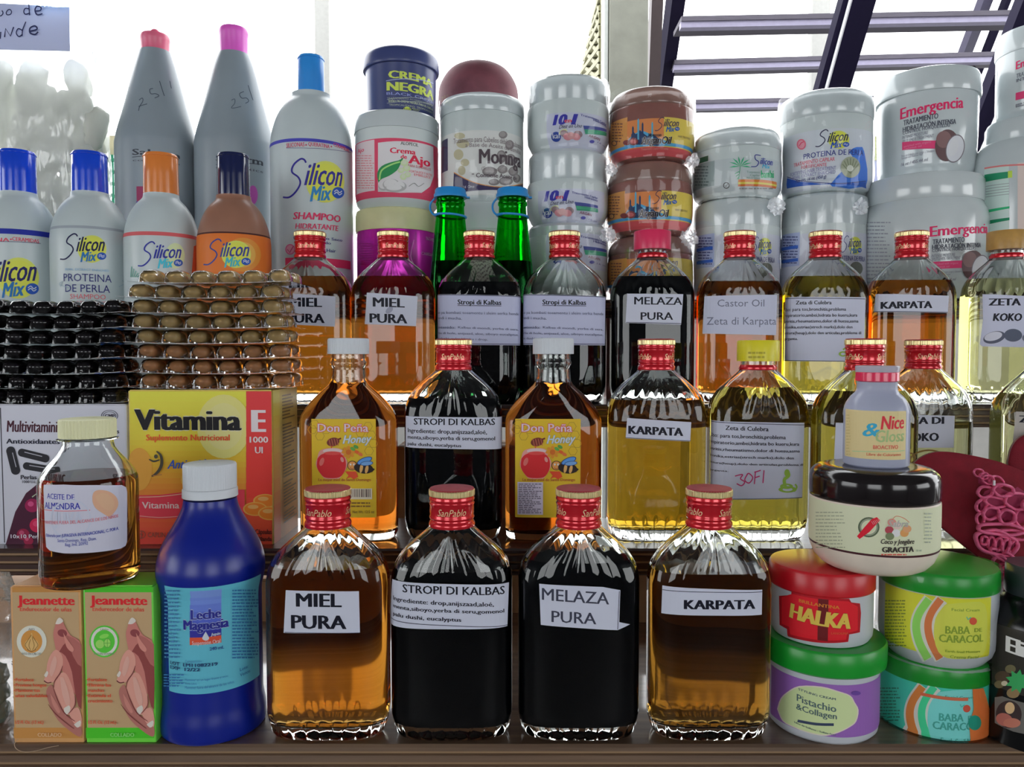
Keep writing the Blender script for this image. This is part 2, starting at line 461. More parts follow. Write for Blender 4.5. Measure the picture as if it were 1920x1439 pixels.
# steel stair outside (beams and treads seen against the sky)
st = thing('steel_staircase', (0, 0, 0), 'dark steel open staircase with pale treads rising against the bright sky', 'staircase')
steel = mat('dark_steel', (0.012, 0.009, 0.03), 0.7, raw=True, spec=0.1)
def beam(name, a, b, wx, wz, m, root, up=Vector((0, 0, 1))):
    bm = bmesh.new(); beam_bm(bm, a, b, wx, wz, up); return finish(name, bm, m, root, smooth=False)
beam('stringer', P(1618, -40, 2.3), P(1545, 215, 2.45), 0.095, 0.05, steel, st, Vector((0, 1, 0)))
beam('stringer_flange', P(1606, -40, 2.26), P(1536, 215, 2.41), 0.004, 0.02, mat('pale_strip', (0.7, 0.7, 0.75), 0.4, raw=True), st, Vector((0, 1, 0)))  # thin pale strip along the stringer
beam('stringer', P(1272, -40, 2.6), P(1238, 215, 3.3), 0.05, 0.05, steel, st, Vector((0, 1, 0)))
beam('stringer', P(1955, -20, 2.2), P(1790, 400, 2.4), 0.105, 0.05, steel, st, Vector((0, 1, 0)))
beam('stringer_flange', P(1925, 90, 2.2), P(1812, 350, 2.3), 0.004, 0.02, MC['pale_strip'], st, Vector((0, 1, 0)))
beam('railing', P(1232, -40, 2.4), P(1222, 215, 2.5), 0.035, 0.05, mat('brown_steel', (56, 46, 48), 0.5), st, Vector((0, 1, 0)))
beam('railing', P(1855, -20, 3.0), P(1790, 150, 3.4), 0.05, 0.03, mat('grey_steel', (52, 48, 70), 0.5), st, Vector((0, 1, 0)))
beam('railing', P(1895, -20, 3.0), P(1812, 190, 3.4), 0.02, 0.03, steel, st, Vector((0, 1, 0)))
beam('railing', P(1822, 130, 3.0), P(1805, 185, 3.1), 0.04, 0.03, steel, st, Vector((0, 1, 0)))
tread = mat('tread_wood', (62, 58, 68), 0.6, noise_amt=0.12, scale=30, stretch=(1, 8, 8)); tu = mat('tread_soffit', (120, 116, 136), 0.6)
for (xa, ya, xb, yb, d) in ((1270, 50, 1905, 38, 2.7), (1258, 128, 1880, 112, 3.0), (1290, 200, 1660, 192, 3.3)):
    a, b = P(xa, ya, d), P(xb, yb, d)
    t_ = beam('tread', a, b, 0.13, 0.016, tread, st)
    beam('tread_lip', a + Vector((0, -0.045, -0.018)), b + Vector((0, -0.045, -0.018)), 0.03, 0.020, tu, t_)
bm = bmesh.new(); beam_bm(bm, P(1262, 2, 2.9), P(1236, 215, 3.0), 0.008, 0.01)
# lattice screen seen edge-on beside the post
ls = thing('lattice_screen', (0, 0, 0), 'beige lattice screen receding beside the square concrete post', 'lattice')
lm = mat('lattice_paint', (104, 102, 78), 0.7); 
fr = [P(1134, -30, 3.0), P(1134, 170, 3.0), P(1086, 170, 5.0), P(1131, -30, 3.3)]
beam('frame', P(1132, -35, 3.2), P(1086, 165, 5.2), 0.012, 0.012, lm, ls)
beam('frame', P(1131, -30, 3.2), P(1131, 170, 3.2), 0.02, 0.02, lm, ls)
for k in range(8):
    y0 = 0 + k * 24
    xl = lambda y: 1130 - (y + 25) * 0.235
    dd = lambda px: 3.2 + (1131 - px) / 45 * 2.0
    beam('slat', P(1130, y0 - 10, 3.2), P(xl(y0 + 40), y0 + 40, dd(xl(y0 + 40))), 0.032, 0.02, lm, ls)
    if k < 7: beam('slat', P(1130, y0 + 30, 3.2), P(xl(y0), y0 + 2, dd(xl(y0))), 0.032, 0.02, lm, ls)

# ------------------------------------------------------------------ the stand
def wood(name, c0, c1, rough, coat):
    m = bpy.data.materials.new(name); t, N, L = nt(m); b = N['Principled BSDF']
    tc = N.new('ShaderNodeTexCoord'); mp = N.new('ShaderNodeMapping'); mp.inputs['Scale'].default_value = (2.5, 60, 60)
    L.new(tc.outputs['Object'], mp.inputs[0])
    nz = N.new('ShaderNodeTexNoise'); nz.inputs['Scale'].default_value = 2.2; nz.inputs['Detail'].default_value = 6; nz.inputs['Distortion'].default_value = 0.6
    L.new(mp.outputs[0], nz.inputs[0])
    rp = N.new('ShaderNodeValToRGB'); rp.color_ramp.elements[0].position = 0.35; rp.color_ramp.elements[1].position = 0.68
    rp.color_ramp.elements[0].color = c0 + (1,); rp.color_ramp.elements[1].color = c1 + (1,)
    L.new(nz.outputs[0], rp.inputs[0]); L.new(rp.outputs[0], b.inputs['Base Color'])
    b.inputs['Roughness'].default_value = rough; b.inputs['Coat Weight'].default_value = coat; b.inputs['Coat Roughness'].default_value = 0.07; b.inputs['Coat IOR'].default_value = 1.9
    bp = N.new('ShaderNodeBump'); bp.inputs['Strength'].default_value = 0.35; bp.inputs['Distance'].default_value = 0.0008
    L.new(nz.outputs[0], bp.inputs['Height']); L.new(bp.outputs[0], b.inputs['Normal'])
    MC[name] = m; return m
wd = wood('stained_wood', (0.035, 0.014, 0.011), (0.085, 0.036, 0.026), 0.35, 0.8)
wf = wood('front_lit_worn_wood', (0.12, 0.07, 0.042), (0.21, 0.13, 0.08), 0.45, 0.7)  # worn front board; its lighter brown has the light from the front painted in
wall_ = mat('groove_wood', (0.30, 0.19, 0.10), 0.5, raw=True)
stand = thing('stepped_display_stand', (0, 0, 0), 'brown stepped wooden stand with grooved board fronts carrying all the goods', 'stand')
def board(y0, y1, ztop, name, m, th=0.020, x0=-0.9, x1=0.9, grooves=3):
    bm = bmesh.new(); pr = [(y0 + 0.0015, ztop), (y0, ztop - 0.0015)]
    for g in range(grooves):
        c = ztop - th * (g + 0.75) / (grooves + 0.4)
        pr += [(y0, c + 0.0013), (y0 + 0.0016, c + 0.0007), (y0 + 0.0016, c - 0.0007), (y0, c - 0.0013)]
    pr += [(y0, ztop - th + 0.0015), (y0 + 0.0015, ztop - th), (y1, ztop - th), (y1, ztop)]
    n = len(pr); A = [bm.verts.new((x0, y, z)) for y, z in pr]; B = [bm.verts.new((x1, y, z)) for y, z in pr]
    for i in range(n):
        f = bm.faces.new((A[i], A[(i + 1) % n], B[(i + 1) % n], B[i]))
        if 1 < i < n - 4 and (i - 2) % 4 == 1: f.material_index = 1
    bm.faces.new(A[::-1]); bm.faces.new(B)
    bmesh.ops.recalc_face_normals(bm, faces=bm.faces[:])
    return finish(name, bm, [m, wall_], stand, smooth=False)
board(0.4556, 0.76, Z1, 'tread_board', wf, 0.030, grooves=4)
board(0.556, 0.66, Z2, 'tread_board', wd)
board(0.665, 0.76, Z3, 'tread_board', wd)
board(0.772, 0.885, Z4, 'tread_board', wd)
for x in (-0.86, 0.86):
    bm = bmesh.new()
    for y0, y1, z in ((0.47, 0.545, Z1 - 0.030), (0.57, 0.645, Z2 - 0.02), (0.68, 0.745, Z3 - 0.02), (0.79, 0.87, Z4 - 0.02)):
        box_bm(bm, x - 0.015, x + 0.015, y0, y1, 0.70, z, 0.001)
    finish('side_support', bm, wd, stand)
bm = bmesh.new(); a = P(1133, 650, 0.752); b = P(1143, 650, 0.752); box_bm(bm, a.x, b.x, 0.735, 0.7545, Z3, Z4 - 0.02 + 0.0, 0.0005)
# (short upright between the third and the fourth board)
finish('upright', bm, mat('reddish_wood', (110, 62, 58), 0.4), stand)
cardb = mat('brown_cardboard', (122, 92, 66), 0.8, noise_amt=0.08, scale=12, stretch=(1, 6, 6))
for x0, x1, y0, y1, z, h, lb in ((-0.46, -0.30, 0.665, 0.75, Z1, 0.030, 'low brown cardboard box behind the nail-care cartons'), (-0.225, -0.115, 0.668, 0.75, Z1, 0.036, 'low brown cardboard box behind the two front flasks nearest the blue bottle'), (0.075, 0.30, 0.665, 0.75, Z1, 0.045, 'low brown cardboard box behind the front brown oil flask'),
                             (-0.105, 0.035, 0.69, 0.745, Z1, 0.150, 'tall brown cardboard box glimpsed between the second-row honey flask and black syrup')):
    r = thing('cardboard_box', ((x0 + x1) / 2, y0, z), lb, 'box'); hx = (x1 - x0) / 2
    bm = bmesh.new(); box_bm(bm, -hx, hx, 0, y1 - y0, 0, h, 0.001); finish('box_body', bm, cardb, r)
    for s_ in (-1, 1):
        bm = bmesh.new(); box_bm(bm, -hx + 0.001, hx - 0.001, 0.001 if s_ < 0 else (y1 - y0) / 2 + 0.0005, (y1 - y0) / 2 - 0.0005 if s_ < 0 else y1 - y0 - 0.001, h + 0.00005, h + 0.0022, 0.0004); finish('flap', bm, cardb, r)
# table that carries the stand
tb = thing('table', (0, 0, 0), 'pale grey table under the stepped wooden stand', 'table')
bm = bmesh.new(); box_bm(bm, -1.0, 1.0, 0.42, 1.0, 0.66, 0.70, 0.004)
finish('table_top', bm, mat('table_laminate', (0.72, 0.73, 0.75), 0.3, raw=True), tb)
for x in (-0.93, 0.93):
    for y in (0.48, 0.94):
        bm = bmesh.new(); box_bm(bm, x - 0.025, x + 0.025, y - 0.025, y + 0.025, 0.0, 0.66, 0.003); finish('leg', bm, MC['table_laminate'], tb)

# ------------------------------------------------------------------ glass bottles
glass = glass_mat('clear_glass', (0.97, 0.985, 0.98))
LQ = dict(
    miel=liquid_mat('amber_honey_mix', (0.70, 0.22, 0.015)),
    karp=liquid_mat('golden_oil', (0.82, 0.44, 0.025)),
    karpd=liquid_mat('brown_oil', (0.40, 0.15, 0.012)),
    cast=liquid_mat('orange_oil', (0.62, 0.15, 0.01)),
    culb=liquid_mat('yellow_oil', (0.78, 0.63, 0.08)),
    koko=liquid_mat('pale_oil', (0.80, 0.78, 0.42)),
    honey=liquid_mat('clear_honey', (0.64, 0.10, 0.004)),
    alm=liquid_mat('almond_oil', (0.70, 0.36, 0.07)),
    dark=mat('black_syrup', (0.003, 0.004, 0.006), 0.5, raw=True, spec=0.0),
    greend=mat('dark_syrup', (0.004, 0.008, 0.006), 0.5, raw=True, spec=0.0))

def sec_angles(w, t, n, seg):
    pts = []; M = 4000
    for i in range(M + 1):
        a = 2 * math.pi * i / M; c, s = math.cos(a), math.sin(a)
        pts.append((math.copysign(abs(c) ** (2 / n), c) * w, math.copysign(abs(s) ** (2 / n), s) * t))
    L = [0]
    for p, q in zip(pts, pts[1:]): L.append(L[-1] + math.hypot(q[0] - p[0], q[1] - p[1]))
    out = []; j = 0
    for k in range(seg):
        T = L[-1] * k / seg
        while L[j + 1] < T: j += 1
        out.append(2 * math.pi * (j + (T - L[j]) / (L[j + 1] - L[j])) / M)
    return out
def ring_pts(A, w, t, n, z, flute=0.0, nf=22):
    o = []; seg = len(A)
    for k, a in enumerate(A):
        c, s = math.cos(a), math.sin(a); x = math.copysign(abs(c) ** (2 / n), c) * w; y = math.copysign(abs(s) ** (2 / n), s) * t
        if flute:
            q = (1 - abs(math.sin(math.pi * nf * k / seg))) ** 1.3; r = math.hypot(x, y); f = 1 - flute * q / r; x *= f; y *= f
        o.append((x, y, z))
    return o
def skin(bm, rings, cap0=True, cap1=True, flip=False, mi=0):
    R = [[bm.verts.new(p) for p in r] for r in rings]; n = len(R[0]); fs = []
    for a, b in zip(R, R[1:]):
        for i in range(n):
            q = (a[i], a[(i + 1) % n], b[(i + 1) % n], b[i]); fs.append(bm.faces.new(q[::-1] if flip else q))
    if cap0: fs.append(bm.faces.new(R[0] if flip else R[0][::-1]))
    if cap1: fs.append(bm.faces.new(R[-1][::-1] if flip else R[-1]))
    for f in fs: f.material_index = mi
    return R
PABLO = dict(rows=[(0, 31.5, 13.5, 3.0), (1.2, 33.5, 15.2, 3.2), (4, 35.2, 16.8, 3.3), (9, 36.6, 18, 3.4), (14, 37.4, 18.5, 3.5), (16, 37.5, 18.6, 3.5), (30, 37.5, 18.6, 3.5), (60, 37.5, 18.6, 3.5),
                   (90, 37.5, 18.6, 3.5), (96, 37.5, 18.6, 3.4), (99, 37.4, 18.5, 3.3), (104, 36.6, 18.2, 3.1), (109, 34.7, 17.6, 2.9), (114, 31.4, 16.9, 2.6), (118, 27.6, 16.2, 2.4), (122, 23.2, 15.3, 2.2),
                   (126, 18.4, 14.4, 2.05), (129.5, 14.6, 13.4, 2), (132.5, 12.8, 12.8, 2), (136, 12.6, 12.6, 2), (151, 12.6, 12.6, 2)],
             fl=lambda z: 0.42 * max(0, min(1, (z - 97) / 2.0)) * max(0, min(1, (127 - z) / 14)) + 0.9 * max(0, min(1, (14.5 - z) / 2)), floor=8.5, nf=22)
PENA = dict(rows=[(0, 33.5, 13.5, 3.6), (1.5, 35.5, 15, 3.8), (4, 36.8, 16, 4), (8, 37, 16.2, 4), (50, 37, 16.2, 4), (88, 37, 16.2, 4), (92, 36.8, 16.1, 3.8), (96, 35.8, 16, 3.4), (101, 32.8, 15.7, 3), (106, 28.8, 15.2, 2.7),
                  (111, 24, 14.8, 2.4), (115.5, 19, 14.3, 2.2), (119, 15.3, 13.6, 2.05), (122, 13.7, 13.2, 2), (127, 13.2, 13.2, 2), (133, 13.0, 13.0, 2), (134, 13.9, 13.9, 2), (136, 14.3, 14.3, 2), (137.5, 13.4, 13.4, 2), (142, 13.4, 13.4, 2), (151, 12.4, 12.4, 2)],
            fl=lambda z: 0.0, floor=5.0, nf=20)
AC = {}
def vessel(root, spec, fill, liq, gl, seg=132, wall=2.1, smoothk=0, body='glass_body'):
    rows = [spec['rows'][0]]
    for q in spec['rows'][1:]:
        if q[0] > rows[-1][0] + 0.02: rows.append(q)
    full = max(rows, key=lambda r: r[1])
    key = (full[1:], seg)
    if key not in AC: AC[key] = sec_angles(full[1], full[2], full[3], seg)
    A = AC[key]; k = 0.001
    def at(z):
        for a, b in zip(rows, rows[1:]):
            if z <= b[0]:
                f = (z - a[0]) / (b[0] - a[0]); return tuple(a[i] + (b[i] - a[i]) * f for i in (1, 2, 3))
        return rows[-1][1:]
    def RP(z, dw, fl=True):
        w_, t_, n_ = at(z); f = spec['fl'](z) if fl else 0
        return ring_pts(A, (w_ - dw) * k, (t_ - dw) * k, n_, z * k, f * k, spec['nf'])
    zs = []
    for a, b in zip(rows, rows[1:]):
        m = 1 if b[0] - a[0] < 3.2 or b[0] - a[0] > 20 else 2
        zs += [a[0] + (b[0] - a[0]) * i / m for i in range(m)]
    zs.append(rows[-1][0])
    top = rows[-1][0]; fz = spec['floor']
    bm = bmesh.new()
    outer = [RP(z, 0) for z in zs]
    iz = [z for z in zs if z > fz + 6]
    inner_lo = [ring_pts(A, (at(fz + 3)[0] - wall - 7) * k, (at(fz + 3)[1] - wall - 5) * k, at(fz)[2], (fz) * k),
                ring_pts(A, (at(fz + 3)[0] - wall - 2.6) * k, (at(fz + 3)[1] - wall - 2) * k, at(fz)[2], (fz + 1.0) * k),
                ring_pts(A, (at(fz + 5)[0] - wall) * k, (at(fz + 5)[1] - wall) * k, at(fz)[2], (fz + 4.5) * k)]
    air = [RP(fill, wall, False)] + [RP(z, wall, False) for z in iz if z > fill + 1.0]
    # outer skin, then over the rim and down the inside to the filling line
    skin(bm, outer + air[::-1], cap0=True, cap1=False)
    g = finish(body, bm, gl, root, ang=50)
    # liquid
    bm = bmesh.new(); lay = bm.faces.layers.float.new('free')
    side = inner_lo + [RP(z, wall, False) for z in iz if z < fill - 1.0] + [RP(fill, wall, False)]
    skin(bm, side, cap0=True, cap1=True)
    bm.faces.ensure_lookup_table(); bm.faces[-1][lay] = 1.0
    finish('liquid', bm, liq, root, ang=50)
    return g
gold = mat('gold_foil', (205, 190, 140), 0.3, metal=0.75, noise_amt=0.1); redc = mat('red_cap_paint', (170, 16, 30), 0.25, coat=0.8, metal=0.35, noise_amt=0.08)
redl = mat('red_lid_top', (130, 30, 40), 0.45, noise_amt=0.15, scale=300)
def knurl(n, a, seg): return lambda i, r, z: r - (a if (i * n // seg) % 2 else 0)
_capme = None
def pablo_cap(root, x0, d, z0, rot=0.0, kind='full'):
    """ring-pull metal cap: lower tamper ring, beaded skirt with script, gold knurled edge"""
    k = 0.001; zb = 130.0
    pr = [(13.2, 0), (14.2, .4), (14.35, 1.6), (14.2, 2.8), (13.7, 3.6), (13.4, 4.2)]
    if kind == 'ring':
        bm = bmesh.new(); lathe_bm(bm, [(r * k, (zb + z) * k) for r, z in pr], 72); finish('tamper_ring', bm, redc, root); return
    pr2 = [(13.35, 5.0), (13.9, 5.6), (14.05, 6.4), (13.7, 7.1), (13.6, 8.0), (13.6, 13.2), (13.9, 13.9), (14.1, 14.6), (13.6, 15.4), (13.6, 16.2), (14.1, 17.0), (14.2, 17.6), (13.9, 18.2), (13.95, 19.4)]
    global _capme
    if _capme is None:
        bm = bmesh.new(); lathe_bm(bm, [(r * k, (zb + z) * k) for r, z in pr + pr2], 72); c = finish('cap', bm, redc, root)
        bm = bmesh.new(); lathe_bm(bm, [(14.1 * k, (zb + 19.4) * k), (14.3 * k, (zb + 19.8) * k), (14.3 * k, (zb + 22.8) * k), (13.8 * k, (zb + 23.4) * k)], 216, knurl(108, 0.00028, 216)); g = finish('gold_edge', bm, gold, c, ang=20)
        bm = bmesh.new(); lathe_bm(bm, [(13.9 * k, (zb + 23.2) * k), (13.5 * k, (zb + 23.9) * k), (12.4 * k, (zb + 24.1) * k)], 72); lt = finish('lid_top', bm, redl, c)
        _capme = (c.data, g.data, lt.data)
    else:
        c = bpy.data.objects.new('cap', _capme[0]); COL.objects.link(c); c.parent = root
        for nm, me in (('gold_edge', _capme[1]), ('lid_top', _capme[2])):
            o = bpy.data.objects.new(nm, me); COL.objects.link(o); o.parent = c
    S = LatheSurf(x0, d, z0, [(13.62 * k, (zb + 7.6) * k), (13.62 * k, (zb + 13.4) * k)])
    A = Art(S); vs, fs = text_mesh('SanPablo', 0.0, 0.35)
    xa = min(v[0] for v in vs); xb = max(v[0] for v in vs); W = 0.0185
    for c0 in (rot, rot + 0.0285, rot - 0.0285, rot + 0.057):
        A.add([(c0 + (x - xa) / (xb - xa) * W - W / 2, (zb + 8.4) * k + y / CAPH * 0.0042) for x, y in vs], fs, (235, 205, 160))
    A.print_l and A._build(A.print_l, 'print', c, 0.00008, 0.00001, 0.35, 0.3)

def pablo(name, cx, d, z0, label, fill, liq, rot=0.0, cat='bottle', group=None, cap='full', py=None):
    x0 = P(cx, py if py else 900, d).x
    r = thing(name, (x0, d, z0), label, cat, group)
    vessel(r, PABLO, fill, liq, glass)
    pablo_cap(r, x0, d, z0, rot, cap)
    S = FlaskSurf(x0, d, z0, 0.0375, 0.0186, 3.5)
    return r, S, x0
def simple_cap(root, r, z0, z1, m, ribs=0, name='cap', taper=0.0, amp=0.0004, edge=0.0008):
    bm = bmesh.new(); pr = [(r, z0), (r, z0 + edge), (r - taper, z1 - edge * 1.5), (r - taper - edge * 0.6, z1 - edge * 0.4), (r - taper - edge * 1.8, z1)]
    lathe_bm(bm, pr, ribs * 4 if ribs else 72, (lambda i, rr, z: rr - (amp if (i // 2) % 2 and z0 + edge * 0.5 < z < z1 - edge else 0)) if ribs else None)
    return finish(name, bm, m, root, ang=25 if ribs else 38)

W = (196, 200, 216); K_ = (14, 15, 28)
def paper(A, pts, col=W, border=None):
    A.mode = 'base'; A.poly(pts, col); A.mode = 'print'
    if border:
        for (x0, y0), (x1, y1) in border: A.line([(x0, y0), (x1, y1)], 1.2, (40, 42, 60))

# ---- front row
r, S, x = pablo('honey_bottle', 617, D1, Z1, 'big front-row flask of amber liquid reading MIEL PURA, beside the blue bottle', 106.5, LQ['miel'], -0.004, py=1150)
A = Art(S); paper(A, [(536, 1107), (673, 1109), (675, 1187), (532, 1187)], border=[((534, 1186), (675, 1187))])
A.t('MIEL', 555, 641, (1113, 1113), (1138, 1139), K_, 0.035); A.t('PURA', 546, 650, (1154, 1154), (1179, 1180), K_, 0.035); A.build(r)
r, S, x = pablo('syrup_bottle', 848, D1, Z1, 'front-row flask of black syrup with a wide slanting STROPI DI KALBAS label', 105, LQ['dark'], 0.001, py=1150)
A = Art(S); paper(A, [(736, 1086), (954, 1092), (951, 1174), (733, 1160)], border=[((734, 1158), (951, 1172))])
A.t('STROPI DI KALBAS', 755, 946, 1098, (1113, 1118), K_, 0.02)
A.t('Ingrediente: drop,anijszaad,aloé,', 738, 926, 1123, (1131, 1139), K_, 0.02)
A.t('menta,siboyo,yerba di seru,gomenol', 738, 945, 1138, (1145, 1153), K_, 0.02)
A.t('palu dushi, eucalyptus', 738, 865, 1153, (1160, 1166), K_, 0.02); A.build(r)
r, S, x = pablo('molasses_bottle', 1084, D1, Z1, 'front-row flask of black liquid, its MELAZA PURA label peeling at one corner', 110.5, LQ['dark'], 0.010, py=1150)
A = Art(S); paper(A, [(1011, 1095), (1130, 1101), (1163, 1107), (1161, 1167), (1181, 1171), (1158, 1182), (1014, 1172)], border=[((1161, 1109), (1158, 1181))])
A.t('MELAZA', 1016, 1142, (1104, 1104), (1126, 1134), (50, 52, 66), 0.012); A.t('PURA', 1034, 1118, (1146, 1146), (1167, 1171), (50, 52, 66), 0.012); A.build(r)
r, S, x = pablo('oil_bottle', 1327, D1, Z1, 'front-row flask of dark brown oil with a narrow KARPATA label', 104, LQ['karpd'], 0.012, py=1150)
A = Art(S); paper(A, [(1242, 1098), (1429, 1106), (1428, 1153), (1240, 1150)], border=[((1242, 1106), (1429, 1110))])
A.t('KARPATA', 1282, 1416, (1126, 1126), (1143, 1143), K_, 0.045); A.build(r)

# ---- second row
r, S, x = pablo('syrup_bottle', 851, D2, Z2, 'second-row flask of black syrup with STROPI DI KALBAS label, between the two honey flasks', 108.5, LQ['dark'], 0.0, py=850)
A = Art(S); paper(A, [(761, 780), (941, 781), (940, 841), (761, 838)])
A.t('STROPI DI KALBAS', 776, 928, 785, (797, 798), K_, 0.02)
A.t('Ingrediente: drop,anijszaad,aloé,', 765, 913, 804, (812, 815), K_, 0.02)
A.t('menta,siboyo,yerba di seru,gomenol', 765, 928, 817, (824, 827), K_, 0.02)
A.t('palu dushi, eucalyptus', 765, 865, 830, (836, 839), K_, 0.02); A.build(r)
r, S, x = pablo('oil_bottle', 1229, D2, Z2, 'second-row flask of golden oil with a small tilted KARPATA label', 107.5, LQ['karp'], 0.013, py=850)
A = Art(S); paper(A, [(1176, 784), (1296, 792), (1294, 828), (1173, 822)], border=[((1173, 821), (1294, 827))])
A.t('KARPATA', 1178, 1281, (799, 799), (814, 818), K_, 0.05); A.build(r)
r, S, x = pablo('oil_bottle', 1419, D2, Z2, 'second-row flask of yellow oil with a yellow cap and red handwriting on its label', 117, LQ['culb'], 0, cap='ring', py=850)
simple_cap(r, 0.0158, 0.137, 0.153, mat('yellow_plastic', (196, 186, 30), 0.35, noise_amt=0.03))
Acap = Art(LatheSurf(x, D2, Z2, [(0.0158, 0.13), (0.0158, 0.16)])); Acap.micro(1403, 658, 1435, 674, 2, (150, 140, 40), 3, 0.5); Acap.build(r, pr='cap_print')
A = Art(S); paper(A, [(1331, 787), (1508, 793), (1504, 934), (1325, 930)], (186, 190, 206), border=[((1331, 789), (1508, 797)), ((1325, 929), (1504, 933)), ((1332, 789), (1326, 930))])
A.t('Zeta di Culebra', 1360, 1441, 799, (807, 809), K_, 0.02)
for i, (s_, x1) in enumerate((('Uso: para tos,bronchitis,problema', 1473), ('respiratorio,ambei,hidrata bo kueru,kura', 1498), ('artritis,rheumatismo,dolor di huesu,asma', 1499), ('kronika,estrias(strech marks),dolo den', 1488), ('sintura(heup),dolo den articulas,problema di', 1505), ('garganta.', 1366))):
    A.t(s_, 1334 - i, x1, 814 + i * 13.4, (821 + i * 12.6, 824 + i * 12.6) if i < 5 else 884, K_, 0.016)
RM = (160, 40, 90)
A.line([(1378, 893), (1392, 890), (1388, 898), (1396, 904), (1390, 911), (1381, 907)], 2, RM, 4); A.line([(1402, 888), (1396, 900), (1404, 906), (1411, 896), (1404, 888), (1400, 890)], 2, RM, 4)
A.line([(1416, 884), (1414, 908)], 2, RM); A.line([(1414, 886), (1426, 882)], 2, RM); A.line([(1415, 896), (1424, 893)], 2, RM); A.line([(1432, 882), (1430, 906)], 2, RM)
G_ = (120, 150, 60)
A.ell(1476, 918, 17, 6, G_, 0, hole=0.55); A.ell(1474, 912, 12, 5, G_, 0, hole=0.5); A.line([(1472, 914), (1470, 900), (1478, 892), (1476, 884)], 6, G_, 5); A.ell(1475, 887, 5, 7, G_); A.line([(1488, 922), (1493, 914), (1490, 908)], 3, G_, 4); A.build(r)
# honey flasks
whitecap = mat('white_cap_plastic', (186, 192, 198), 0.4, noise_amt=0.02)
def pena(cx, label, barcode):
    x0 = P(cx, 850, D2).x; r = thing('honey_flask', (x0, D2, Z2), label, 'bottle')
    vessel(r, PENA, 120.5, LQ['honey'], glass, seg=96)
    simple_cap(r, 0.0158, 0.1425, 0.1545, whitecap, 48, amp=0.0003)
    S = FlaskSurf(x0, D2, Z2, 0.037, 0.0162, 4.0); A = Art(S); o = cx - 655.0
    Y_ = (190, 160, 40)
    def q(px): return px + o
    A.mode = 'base'; A.rect(q(584), 786, q(706), 971, Y_); A.mode = 'print'
    for hx, hy in ((590, 796), (612, 806), (690, 800), (696, 816), (600, 818), (676, 812), (586, 806), (700, 832), (692, 846)):
        A.ell(q(hx), hy, 9, 9, (150, 120, 40), 0, 6, 0.88)
    A.t('Don Peña', q(596), q(691), 795, 810, (236, 220, 226), 0.02, out=(190, 40, 60), ow=0.045)
    A.t('Honey', q(643), q(697), 817, (832, 830), (240, 245, 250), 0.02, 0.3, out=(60, 130, 160), ow=0.03)
    A.line([(q(616), 832), (q(640), 822)], 3, (96, 40, 34))
    A.ell(q(625), 829, 12, 8, (100, 44, 36), -12)
    for k in range(4): A.line([(q(617 + k * 5), 823), (q(620 + k * 5), 836)], 1.2, (160, 90, 70))
    A.line([(q(622), 836), (q(622), 850)], 1.6, (190, 60, 50))
    A.poly([(q(x_), y_) for x_, y_ in ((596, 858), (600, 846), (613, 841), (636, 841), (646, 848), (648, 858), (652, 868), (648, 882), (638, 896), (632, 898), (612, 898), (604, 892), (595, 878), (593, 868))], (216, 150, 140), 4)
    A.poly([(q(x_), y_) for x_, y_ in ((596, 860), (604, 852), (622, 849), (640, 852), (648, 862), (648, 880), (637, 895), (612, 896), (602, 889), (595, 876))], (176, 36, 40), 4)
    A.ell(q(624), 846, 18, 5, (224, 200, 200)); A.ell(q(624), 850, 16, 3.4, (196, 70, 66)); A.ell(q(604), 866, 4, 8, (214, 110, 104), 20); A.ell(q(642), 862, 3, 5, (224, 150, 144), -20)
    for a_ in range(8): A.ell(q(654) + 9 * math.cos(a_ * .785), 848 + 8 * math.sin(a_ * .785), 4, 3, (224, 150, 50), a_ * 45)
    A.ell(q(654), 848, 5, 5, (170, 90, 30))
    for hx, hy, c in ((662, 842, (80, 140, 60)), (670, 848, (200, 90, 40)), (668, 838, (70, 130, 60)), (676, 852, (210, 110, 60))): A.ell(q(hx), hy, 5, 3, c, 30)
    A.poly([(q(648), 884), (q(654), 892), (q(650), 897), (q(658), 895), (q(664), 899), (q(672), 894), (q(668), 884)], (200, 70, 40))
    A.ell(q(661), 873, 9, 9, (40, 30, 24)); A.ell(q(661), 873, 7.8, 7.8, (216, 150, 80)); A.ell(q(682), 878, 18, 10, (36, 28, 26), 8); A.ell(q(678), 878, 3, 9, (216, 170, 100), 10); A.ell(q(688), 880, 3, 8, (216, 170, 100), 12)
    A.poly([(q(697), 876), (q(703), 880), (q(697), 886)], (36, 28, 26))
    A.ell(q(684), 864, 15, 6, (30, 50, 110), -22); A.ell(q(684), 864, 13.5, 4.8, (90, 150, 214), -22); A.ell(q(688), 869, 12, 4.5, (30, 50, 110), -6); A.ell(q(688), 869, 10.8, 3.6, (120, 170, 224), -6)
    A.ell(q(658), 871, 1.6, 2, (250, 250, 250)); A.ell(q(664), 871, 1.6, 2, (250, 250, 250)); A.line([(q(657), 877), (q(661), 879), (q(665), 877)], 1, (120, 50, 30), 3)
    A.t('La mejor miel de Santo Domingo', q(598), q(696), 897, 902, (150, 70, 40), 0.02)
    if barcode:
        A.rect(q(628), 916, q(698), 936, (220, 210, 190)); xx = 660
        rd = random.Random(4)
        while xx < 696:
            wd_ = rd.choice((0.8, 1.2, 2)); A.rect(q(xx), 917, q(xx + wd_), 932, (60, 44, 40)); xx += wd_ + rd.choice((0.8, 1.2, 1.8))
        A.micro(q(640), 940, q(700), 952, 2, (110, 80, 40), 5); A.t('Net Wt. 12.5 oz', q(662), q(702), 957, 962, (90, 60, 30), 0.01)
    else:
        A.rect(q(589), 904, q(636), 965, (176, 168, 184)); A.micro(q(591), 906, q(634), 963, 17, (90, 84, 100), 8, 0.5, 0.4)
    A.build(r); return r
